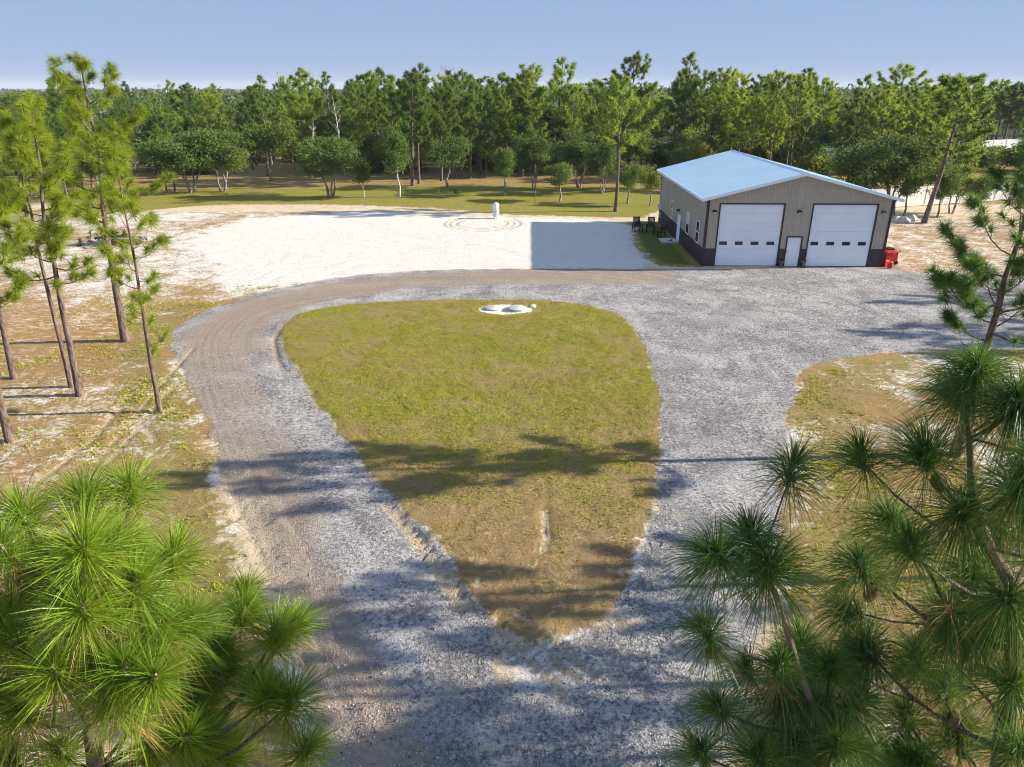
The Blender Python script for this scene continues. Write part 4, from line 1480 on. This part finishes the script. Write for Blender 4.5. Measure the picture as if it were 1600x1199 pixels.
m.f.append(np.array([(1 + k, 1 + n_ + k, 1 + n_ + (k + 1) % n_, 1 + (k + 1) % n_) for k in range(n_)], np.int32))
M['reddirt'] = mat_plain('reddish_dirt', (0.34, 0.19, 0.11), 0.95, 0.15, 3.0, 0, 0.1, 0.6)
m.build('dirt_heap', M['reddirt'], t, True)

# ------------------------------------------------------------------ woodland: a few kinds of tree, each copied with its parts
PINES = [pine_parts((100 + k, 12.0, c0, rd, 0.19, nb - 8, 'far'), kw=dict(dens=dn * 0.8, flat=fl)) for k, (c0, rd, nb, dn, fl) in enumerate(((0.36, 2.9, 34, 1.5, 0.6), (0.45, 3.1, 34, 1.5, 1.0), (0.30, 2.5, 40, 1.6, 0.2), (0.50, 3.3, 32, 1.5, 1.5), (0.40, 2.3, 34, 1.7, 0.4), (0.42, 2.8, 36, 1.5, 0.8), (0.34, 2.2, 36, 1.7, 0.0)))]
OAKS = [oak_parts((200 + k, 6.5, rd, 0.16, st, bh, cl, 0.13, 56)) for k, (rd, st, bh, cl) in enumerate(((2.9, 4, 2.6, 75), (2.6, 1, 2.7, 65), (3.2, 5, 2.4, 85), (2.2, 1, 2.9, 55), (2.7, 3, 2.6, 70)))]
def dark_oak(args):
    tb, cb = make_oak(*args)
    return [('trunk', tb.mesh('trunk', M['bark_oak'], True)), ('crown', cb.mesh('crown', M['oak_dark']))]


DARK = [dark_oak((250, 6.5, 3.2, 0.16, 5, 2.9, 85, 0.13, 56)), dark_oak((251, 6.5, 2.7, 0.16, 4, 3.0, 70, 0.13, 56))]
PALE = oak_parts((230, 6.6, 1.7, 0.12, 1, 2.6, 45, 0.13, 55), 'bark_pale')
BUSH = oak_parts((240, 2.4, 1.7, 0.07, 5, 0.25, 60, 0.13, 60))
rngw = np.random.default_rng(9)


SHAPE = ['rounded', 'broad', 'deep crowned', 'flat topped', 'narrow', 'full crowned', 'slim pointed']
OSHAPE = ['many stemmed', 'single trunked', 'wide spreading', 'small crowned', 'three stemmed']


def wood_label(X, Y, kind, what):
    zc = (np.array([X, Y, 0]) - CC) @ CF
    px = 800 + FPX * X / zc
    area = 'behind the left thicket' if px < 420 else 'behind the multi stemmed lawn oak' if px < 590 else 'behind the pale forked oak' if px < 760 else 'behind the small round oak' if px < 910 else 'behind the lone straight pine' if px < 1040 else 'behind the garage roof' if px < 1340 else 'behind the dark oaks by the fence'
    deep = 'at the wood edge' if Y < 113 else 'inside the wood' if Y < 140 else 'deep in the wood'
    return '%s %s %s %s' % (OSHAPE[kind] if what == 'oak' else SHAPE[kind], what, deep, area)


def put_pine(px, py, top_py, label, kind, group=None, lean=0.0, wide=1.0):
    g = at(px, py)
    h = float(onY(px, top_py, g[1])[2])
    e = plant_tree('pine_tree', (g[0], g[1]), PINES[kind], label, 'tree', group, rngw.uniform(0, 6.28), h / 12.0 * wide, h / 12.0)
    if lean:
        e.rotation_euler = (0, lean, 0)
    return e


def put_oak(px, py, top_py, label, kind, group=None, wide=1.0, parts=None):
    g = at(px, py)
    h = float(onY(px, top_py, g[1])[2])
    return plant_tree('oak_tree', (g[0], g[1]), parts or OAKS[kind], label, 'tree', group, rngw.uniform(0, 6.28), h / 6.5 * wide, h / 6.5)


put_pine(962, 330, 136, 'lone straight pine with a long bare trunk on the lawn left of the garage', 3, wide=1.15)
put_pine(1444, 349, 124, 'leaning tall pine beside the right side of the garage', 1, lean=R(6), wide=1.35)
put_oak(517, 307, 206, 'rounded multi stemmed oak standing alone on the bright back lawn', 0, wide=1.12)
put_oak(624, 308, 196, 'oak with a thin pale forked trunk at the lawn edge', 3, parts=PALE)
put_oak(568, 308, 246, 'slim low tree with a pale bent trunk beside the multi stemmed oak', 3, parts=PALE, wide=0.9)
put_oak(875, 314, 250, 'small grey green round oak on the lawn behind the sand pad', 3, wide=1.1)
put_oak(788, 306, 226, 'small dark slender oak on the lawn behind the white tank', 3, wide=0.75)
put_oak(425, 283, 180, 'oak with a pale trunk at the wood edge by the left lawn', 1)
put_oak(300, 301, 196, 'broad grey green oak thicket at the left end of the lawn', 2, wide=1.15)
put_oak(350, 300, 200, 'broad oak touching the thicket at the left end of the lawn', 4, wide=1.05)
put_oak(835, 297, 205, 'dark oak in the clump behind the small round oak', 2, wide=0.95, parts=DARK[1])
put_oak(905, 293, 205, 'dark spreading oak near the lone straight pine', 0, wide=1.1, parts=DARK[0])
put_oak(940, 302, 215, 'oak with crooked low limbs right behind the lone straight pine', 4, wide=0.9)
put_oak(715, 309, 294, 'tiny dark shrub alone on the lawn', 3, wide=1.6)
put_oak(1390, 335, 208, 'dark dense oak against the white fence right of the garage', 2, wide=1.25, parts=DARK[1])
put_oak(1345, 335, 215, 'dark oak rising behind the right roof edge of the garage', 0, wide=1.1, parts=DARK[0])
put_oak(1487, 333, 255, 'lighter green oak at the end of the white fence past the leaning pine', 4, wide=1.0)
put_oak(980, 318, 250, 'slim young oak between the lone pine and the garage', 3, wide=0.8)
put_oak(1015, 322, 255, 'slim young oak touching the rear corner of the garage', 1, wide=0.7)
for k, (px, py, tp) in enumerate(((645, 290, 118), (690, 283, 140), (735, 279, 150), (655, 287, 125), (700, 293, 205))):
    if k < 4:
        put_pine(px, py, tp, ('tall pine nearest the pale forked oak on the shaded lawn', 'full crowned pine between two others on the shaded lawn', 'narrow pine at the far end of the row on the shaded lawn', 'broad pine close behind the tall pine on the shaded lawn')[k], (0, 5, 4, 1, 0)[k], 'pines on the shaded back lawn')
    else:
        put_oak(px, py, tp, 'bright yellow green oak under the pines of the shaded lawn', 1)
for px_, py_, tp_, lb_ in ((1412, 338, 252, 'slim oak just left of the leaning pine in front of the white fence'), (1464, 340, 262, 'slim oak just right of the leaning pine in front of the white fence'), (1528, 338, 268, 'last slim oak at the right end of the white fence')):
    put_oak(px_, py_, tp_, lb_, 3, wide=0.85)
for k in range(16):
    Y = rngw.uniform(154, 172)
    px_ = 1462 + k * 14
    g = onY(px_, 200, Y)
    h = rngw.uniform(9.0, 12.5)
    plant_tree('pine_tree', (g[0], Y), PINES[k % 7], SHAPE[k % 7] + ' pine standing close behind the far white fence', 'tree', 'pines behind the far fence', rngw.uniform(0, 6.28), h / 12.0 * 1.2, h / 12.0)
# tall pines that break the skyline
SKY = 'tall pines that break the skyline'
for k, (px, tp, Y) in enumerate(((870, 95, 104), (992, 90, 112), (1075, 87, 108), (820, 112, 118), (482, 118, 108), (610, 122, 110), (400, 122, 100), (545, 128, 106), (1220, 118, 98), (1352, 121, 104), (1130, 118, 106), (1500, 128, 165), (1290, 126, 122), (1420, 126, 104), (290, 136, 118), (570, 118, 112), (720, 128, 116), (1570, 132, 160), (1180, 126, 112), (930, 128, 108))):
    g = onY(px, tp, Y)
    plant_tree('pine_tree', (g[0], Y), PINES[k % 7], 'skyline ' + wood_label(g[0], Y, k % 7, 'pine'), 'tree', SKY, rngw.uniform(0, 6.28), g[2] / 12.0 * 1.05, g[2] / 12.0)
# the wood itself
cnt = 0
for row, (Y0, sp) in enumerate(((104, 8.0), (110, 7.0), (117, 7.0), (125, 7.5), (134, 8.0), (145, 8.5), (158, 9.5), (173, 10.5))):
    half = 0.78 * Y0 + 8
    x = -half + rngw.uniform(0, sp)
    while x < half:
        X = x + rngw.normal(0, 0.9)
        Y = Y0 + rngw.normal(0, 1.6)
        x += sp * rngw.uniform(0.8, 1.25)
        f = np.array([X, Y, 0]) - CC
        zc = f @ CF
        px = 800 + FPX * X / zc
        if (1462 < px < 1950 and Y < 152) or (1268 < px < 1340 and Y < 108):
            continue
        tall = 1.0
        if px < 420:
            tall = 0.75 + 0.2 * rngw.random()
        tall *= 0.72 + 0.55 * float(vnoise(np.array([X]), np.array([Y]), 0.07, 91, 2)[0])
        oak = rngw.random() < (0.40 if row < 2 else 0.2)
        if oak:
            h = rngw.uniform(6.0, 9.0) * tall
            k_ = int(rngw.integers(5))
            plant_tree('oak_tree', (X, Y), OAKS[k_], wood_label(X, Y, k_, 'oak'), 'tree', 'woodland oaks', rngw.uniform(0, 6.28), h / 6.5, h / 6.5)
        else:
            h = (rngw.uniform(6.5, 11.5) if rngw.random() < 0.7 else rngw.uniform(11.5, 14.0)) * tall
            k_ = int(rngw.integers(7))
            plant_tree('pine_tree', (X, Y), PINES[k_], wood_label(X, Y, k_, 'pine'), 'tree', 'woodland pines', rngw.uniform(0, 6.28), h / 12.0 * rngw.uniform(0.95, 1.35), h / 12.0)
        cnt += 1
# nearer flanks: left wood edge and behind the garage and right fence
for (x0, x1, y0, y1, n, oakp) in ((-78, -38, 80, 106, 46, 0.4), (24, 50, 84, 106, 26, 0.2), (50, 86, 76, 106, 26, 0.3), (-60, -38, 66, 84, 5, 0.5), (-30, 20, 96, 106, 18, 0.45), (-45, 24, 92, 104, 6, 0.6)):
    for k in range(n):
        X, Y = rngw.uniform(x0, x1), rngw.uniform(y0, y1)
        if abs(X - 47.6) < 7 and 96 < Y < 112:
            continue
        zc = (np.array([X, Y, 0]) - CC) @ CF
        px = 800 + FPX * X / zc
        if (1462 < px < 1690 or 1262 < px < 1345) and Y < 140:
            continue
        tall = (0.80 if px < 420 else 1.0) * (rngw.uniform(0.55, 0.85) if n == 6 else rngw.uniform(0.75, 1.1))
        if 1490 < px < 1680 and Y < 140:
            tall = 0.45
        if rngw.random() < oakp:
            h = rngw.uniform(5.0, 8.0) * tall
            k_ = int(rngw.integers(5))
            plant_tree('oak_tree', (X, Y), OAKS[k_], wood_label(X, Y, k_, 'oak'), 'tree', 'woodland oaks', rngw.uniform(0, 6.28), h / 6.5, h / 6.5)
        else:
            h = rngw.uniform(8.5, 12.0) * tall
            k_ = int(rngw.integers(7))
            plant_tree('pine_tree', (X, Y), PINES[k_], wood_label(X, Y, k_, 'pine'), 'tree', 'woodland pines', rngw.uniform(0, 6.28), h / 12.0 * 1.05, h / 12.0)
for k in range(55):
    Y = rngw.uniform(101, 126)
    X = rngw.uniform(-0.74 * Y, 0.74 * Y)
    s = rngw.uniform(0.9, 2.2)
    plant_tree('understory_shrub', (X, Y), BUSH, wood_label(X, Y, 0, 'oak').replace('many stemmed oak', 'low leafy shrub'), 'shrub', 'shrubs under the woodland trees', rngw.uniform(0, 6.28), s, s * rngw.uniform(0.7, 1.2))
# bare dead trees and pale snags
for k, (px, tp, Y, lb) in enumerate(((703, 102, 112, 'bare dead tree on the skyline, the left of a close pair'), (720, 103, 114, 'bare dead tree on the skyline, the right of a close pair'))):
    g = onY(px, tp, Y)
    m = make_bare(300 + k, float(g[2]), 0.13, 26)
    o = m.build('dead_tree', M['dead'], None, True)
    o.location = (g[0], Y, 0)
    tag(o, ('bare grey dead tree beside another dead one, slightly shorter twigs' if k else 'bare grey dead tree standing beside another dead one above the pines'), 'tree')
for k, (px, tp, Y, lb) in enumerate(((528, 148, 100, 'pale leafless snag with crooked forks in front of the pines'), (478, 182, 98, 'short pale snag with one bent limb at the wood edge'))):
    g = onY(px, tp, Y)
    m = make_bare(320 + k, float(g[2]), 0.16, 9)
    o = m.build('snag', M['bark_pale'], None, True)
    o.location = (g[0], Y, 0)
    o.rotation_euler = (0, R(-7 if k == 0 else 9), 0)
    tag(o, lb, 'dead tree')

# distant woods as one mass
rng = np.random.default_rng(55)
m = MB()
n = 2600
Yd = 185 + 1500 * rng.random(n) ** 1.9
Xd = (rng.random(n) * 2 - 1) * (0.80 * Yd + 20)
hd = rng.uniform(6.0, 12.5, n) * (0.75 + 0.5 * vnoise(Xd, Yd, 0.02, 71)) * np.where(Xd < -0.2 * Yd, 0.85, 1.0)
per = 46
N = n * per
idx = np.repeat(np.arange(n), per)
u = unit(rng.normal(size=(N, 3)))
rad_ = rng.uniform(0.4, 1.0, (N, 1)) ** 0.5
c = np.stack([Xd[idx], Yd[idx], hd[idx] * 0.64], 1) + u * rad_ * np.stack([2.4 + 0 * Xd[idx], 2.4 + 0 * Xd[idx], hd[idx] * 0.36], 1)
d1 = unit(rng.normal(size=(N, 3)))
d2 = unit(np.cross(d1, rng.normal(size=(N, 3))))
sz = (0.42 + 0.0011 * Yd[idx])[:, None] * rng.uniform(0.6, 1.3, (N, 1))
V = np.stack([c - d1 * sz, c + d2 * sz, c + d1 * sz * 0.8 + d2 * 0.3 * sz], 1).reshape(-1, 3)
tn = np.clip(np.repeat(np.clip(rng.uniform(-0.3, 0.9, n), 0, 1), per) + rng.normal(0, .15, N), 0, 1)
m.add(V, np.arange(N * 3).reshape(-1, 3), np.repeat(tn, 3))
for k in range(0, n, 2):
    m.tube(np.array([(Xd[k], Yd[k], -0.2), (Xd[k], Yd[k], hd[k] * 0.7)]), [0.18, 0.08], 3, False)
o = m.build('far_woods', M['far_leaf'])
tag(o, 'distant pine woods running to the horizon as one mass', 'woods', kind='stuff')

# ------------------------------------------------------------------ white fences and the shed beyond the trees
def vinyl_fence(a, b, hgt, label, bay=2.4):
    a, b = np.array(a), np.array(b)
    ln = np.linalg.norm(b - a)
    n = max(2, int(round(ln / bay)))
    t = empty('vinyl_fence', (a[0], a[1], 0), math.atan2(b[1] - a[1], b[0] - a[0]))
    tag(t, label, 'fence')
    bw = ln / n
    post = MB()
    post.box(-0.065, 0.065, -0.065, 0.065, -0.1, hgt + 0.10)
    post.box(-0.08, 0.08, -0.08, 0.08, hgt + 0.1005, hgt + 0.14)
    pm = post.mesh('post', M['vinyl'])
    pan = MB()
    pan.box(0.07, bw - 0.07, -0.02, 0.02, 0.16, hgt - 0.10)
    for k in range(int(bw / 0.3)):
        x = 0.2 + k * 0.3
        pan.box(x, x + 0.02, -0.025, -0.0205, 0.18, hgt - 0.12)
    pan.box(0.07, bw - 0.07, -0.035, 0.035, 0.05, 0.159)
    pan.box(0.07, bw - 0.07, -0.035, 0.035, hgt - 0.099, hgt)
    pn = pan.mesh('panel', M['vinyl'])
    for k in range(n + 1):
        o = bpy.data.objects.new('post', pm)
        col.objects.link(o)
        o.parent = t
        o.location = (k * bw, 0, 0)
        if k < n:
            o = bpy.data.objects.new('panel', pn)
            col.objects.link(o)
            o.parent = t
            o.location = (k * bw, 0, 0)


vinyl_fence((33.0, 70.8), (58.0, 79.5), 1.9, 'white vinyl privacy fence behind the dark oaks right of the garage')
vinyl_fence((70.0, 131.0), (112.0, 148.0), 2.2, 'white vinyl fence on open ground far beyond the trees at the right', 3.4)
# thin wire fence in front of the far white fence
t = empty('wire_fence', (84.0, 124.0, 0), R(18))
tag(t, 'low dark post and wire fence in front of the far white fence', 'fence')
for k in range(9):
    MB().tube([(k * 3.0, 0, -0.1), (k * 3.0, 0, 1.3)], [0.06, 0.05], 6).build('post', M['urn'], t)
for z in (0.5, 0.9, 1.2):
    MB().tube([(0, 0.06, z), (24.0, 0.06, z)], 0.012, 4).build('wire', M['steel'], t)

t = empty('white_shed', (47.6, 106.0, 0), R(6))
tag(t, 'low white shed with pale roof half hidden by trees behind the garage', 'shed')
MB().box(-3.4, 3.4, -2.0, 2.0, -0.1, 2.3).build('wall', M['white'], t)
m = MB()
m.add([(-3.8, -2.5, 2.25), (3.8, -2.5, 2.25), (3.8, 0, 3.2), (-3.8, 0, 3.2), (-3.8, 2.5, 2.25), (3.8, 2.5, 2.25), (-3.8, -2.5, 2.17), (3.8, -2.5, 2.17), (3.8, 2.5, 2.17), (-3.8, 2.5, 2.17)],
      [(0, 1, 2, 3), (3, 2, 5, 4), (6, 7, 1, 0), (4, 5, 8, 9)])
m.build('roof', M['roof'], t)
for x in (-1.8, 1.6):
    o = MB().box(x - 0.6, x + 0.6, -2.03, -2.004, 0.9, 1.9).build('window', M['glass'], t)
MB().box(-0.5, 0.4, -2.04, -2.006, 0.0, 2.0).build('door', M['trim'], t)

# rocks beside the right wood edge
for k, (px, py) in enumerate(((1402, 346), (1412, 347), (1424, 345))):
    g = at(px, py)
    rng = np.random.default_rng(600 + k)
    m = MB()
    a = np.linspace(0, 2 * PI, 9)[:-1]
    V = [(0, 0, 0.42 + .1 * k)]
    for r_, z in ((0.35, 0.36), (0.6, 0.15), (0.62, -0.08)):
        for q in a:
            kk = rng.uniform(0.75, 1.2)
            V.append((r_ * kk * math.cos(q), r_ * kk * math.sin(q), z * rng.uniform(0.8, 1.2)))
    F = [(0, 1 + i, 1 + (i + 1) % 8) for i in range(8)]
    m.add(V, F)
    m.f.append(np.array([(1 + r_ * 8 + i, 1 + r_ * 8 + 8 + i, 1 + r_ * 8 + 8 + (i + 1) % 8, 1 + r_ * 8 + (i + 1) % 8) for r_ in range(2) for i in range(8)], np.int32))
    o = m.build('boulder', M['concrete'])
    o.location = (g[0], g[1], 0)
    tag(o, 'pale boulder lying on needles by the trees right of the garage', 'rock', 'boulders right of the garage')

# young staked saplings on the back lawn
for k, (px, py, tp) in enumerate(((685, 310, 296), (836, 318, 300), (790, 300, 285))):
    g = at(px, py)
    t = empty('sapling_stake', (g[0], g[1], 0))
    tag(t, 'thin wooden stake marking a young sapling on the back lawn', 'stake', 'stakes on the back lawn')
    MB().tube([(0, 0, -0.1), (0.02, 0, 1.3)], [0.03, 0.025], 5).build('stake', M['dead'], t)
    MB().tube([(0.12, 0, -0.05), (0.11, 0, 0.9), (0.02, 0, 1.15)], [0.015, 0.012, 0.008], 5).build('stem', M['bark_oak'], t)

# ------------------------------------------------------------------ masts on the horizon
def lattice(name, px, top_py, Y, label, arms):
    g = onY(px, top_py, Y)
    h = float(g[2])
    t = empty(name, (g[0], Y, 0))
    tag(t, label, 'pylon' if arms else 'mast', 'power pylons on the horizon' if arms else None)
    m = MB()
    bw = h * 0.10 if arms else 0.5
    for i, j in ((-1, -1), (1, -1), (1, 1), (-1, 1)):
        m.obox((i * bw, j * bw, -0.5), (i * bw * .25, j * bw * .25, h), 0.5 if arms else 0.18, 0.5 if arms else 0.18)
    for k in range(10 if not arms else 6):
        z0, z1 = h * k / (10 if not arms else 6), h * (k + 1) / (10 if not arms else 6)
        w0, w1 = bw * (1 - .75 * z0 / h), bw * (1 - .75 * z1 / h)
        m.obox((-w0, -w0, z0), (w1, -w1, z1), 0.25 if arms else .12, 0.25 if arms else .12)
        m.obox((w0, w0, z0), (-w1, w1, z1), 0.25 if arms else .12, 0.25 if arms else .12)
    m.build('tower', M['steel'], t)
    for z, l_ in arms:
        MB().obox((-l_, 0, h * z), (l_, 0, h * z), 0.5, 0.5).build('cross_arm', M['steel'], t)


lattice('radio_mast', 434, 113, 520, 'thin radio mast rising above the wood on the left', [])
for px, tp in ((189, 131), (222, 136), (248, 132), (335, 136)):
    lattice('power_pylon', px, tp, 1700, 'faint power pylon on the horizon beyond the left woods', [(0.72, 6.0), (0.86, 5.0), (0.97, 3.5)])
for k, px in enumerate((204, 240, 259)):
    g = onY(px, 144, 900)
    o = MB().box(-1.1, 1.1, -1.1, 1.1, 0, float(g[2]) + 2).build('white_silo', M['vinyl'])
    o.location = (g[0], 900, 0)
    tag(o, 'far white post like tower showing above the distant woods', 'tower', 'white towers far off')

# ------------------------------------------------------------------ the air: a thin even haze over the whole land
hb = MB().box(-9500, 9500, -300, 9500, -3.0, 60.0)
hm = bpy.data.materials.new('haze_air')
hm.use_nodes = True
hm.node_tree.nodes.clear()
ho = hm.node_tree.nodes.new('ShaderNodeOutputMaterial')
hv = hm.node_tree.nodes.new('ShaderNodeVolumePrincipled')
hv.inputs['Color'].default_value = (0.80, 0.88, 1.0, 1)
hv.inputs['Density'].default_value = 0.00013
hm.node_tree.links.new(hv.outputs[0], ho.inputs['Volume'])
tag(hb.build('haze', hm), 'thin bluish haze filling the air over the land', 'haze', kind='stuff')
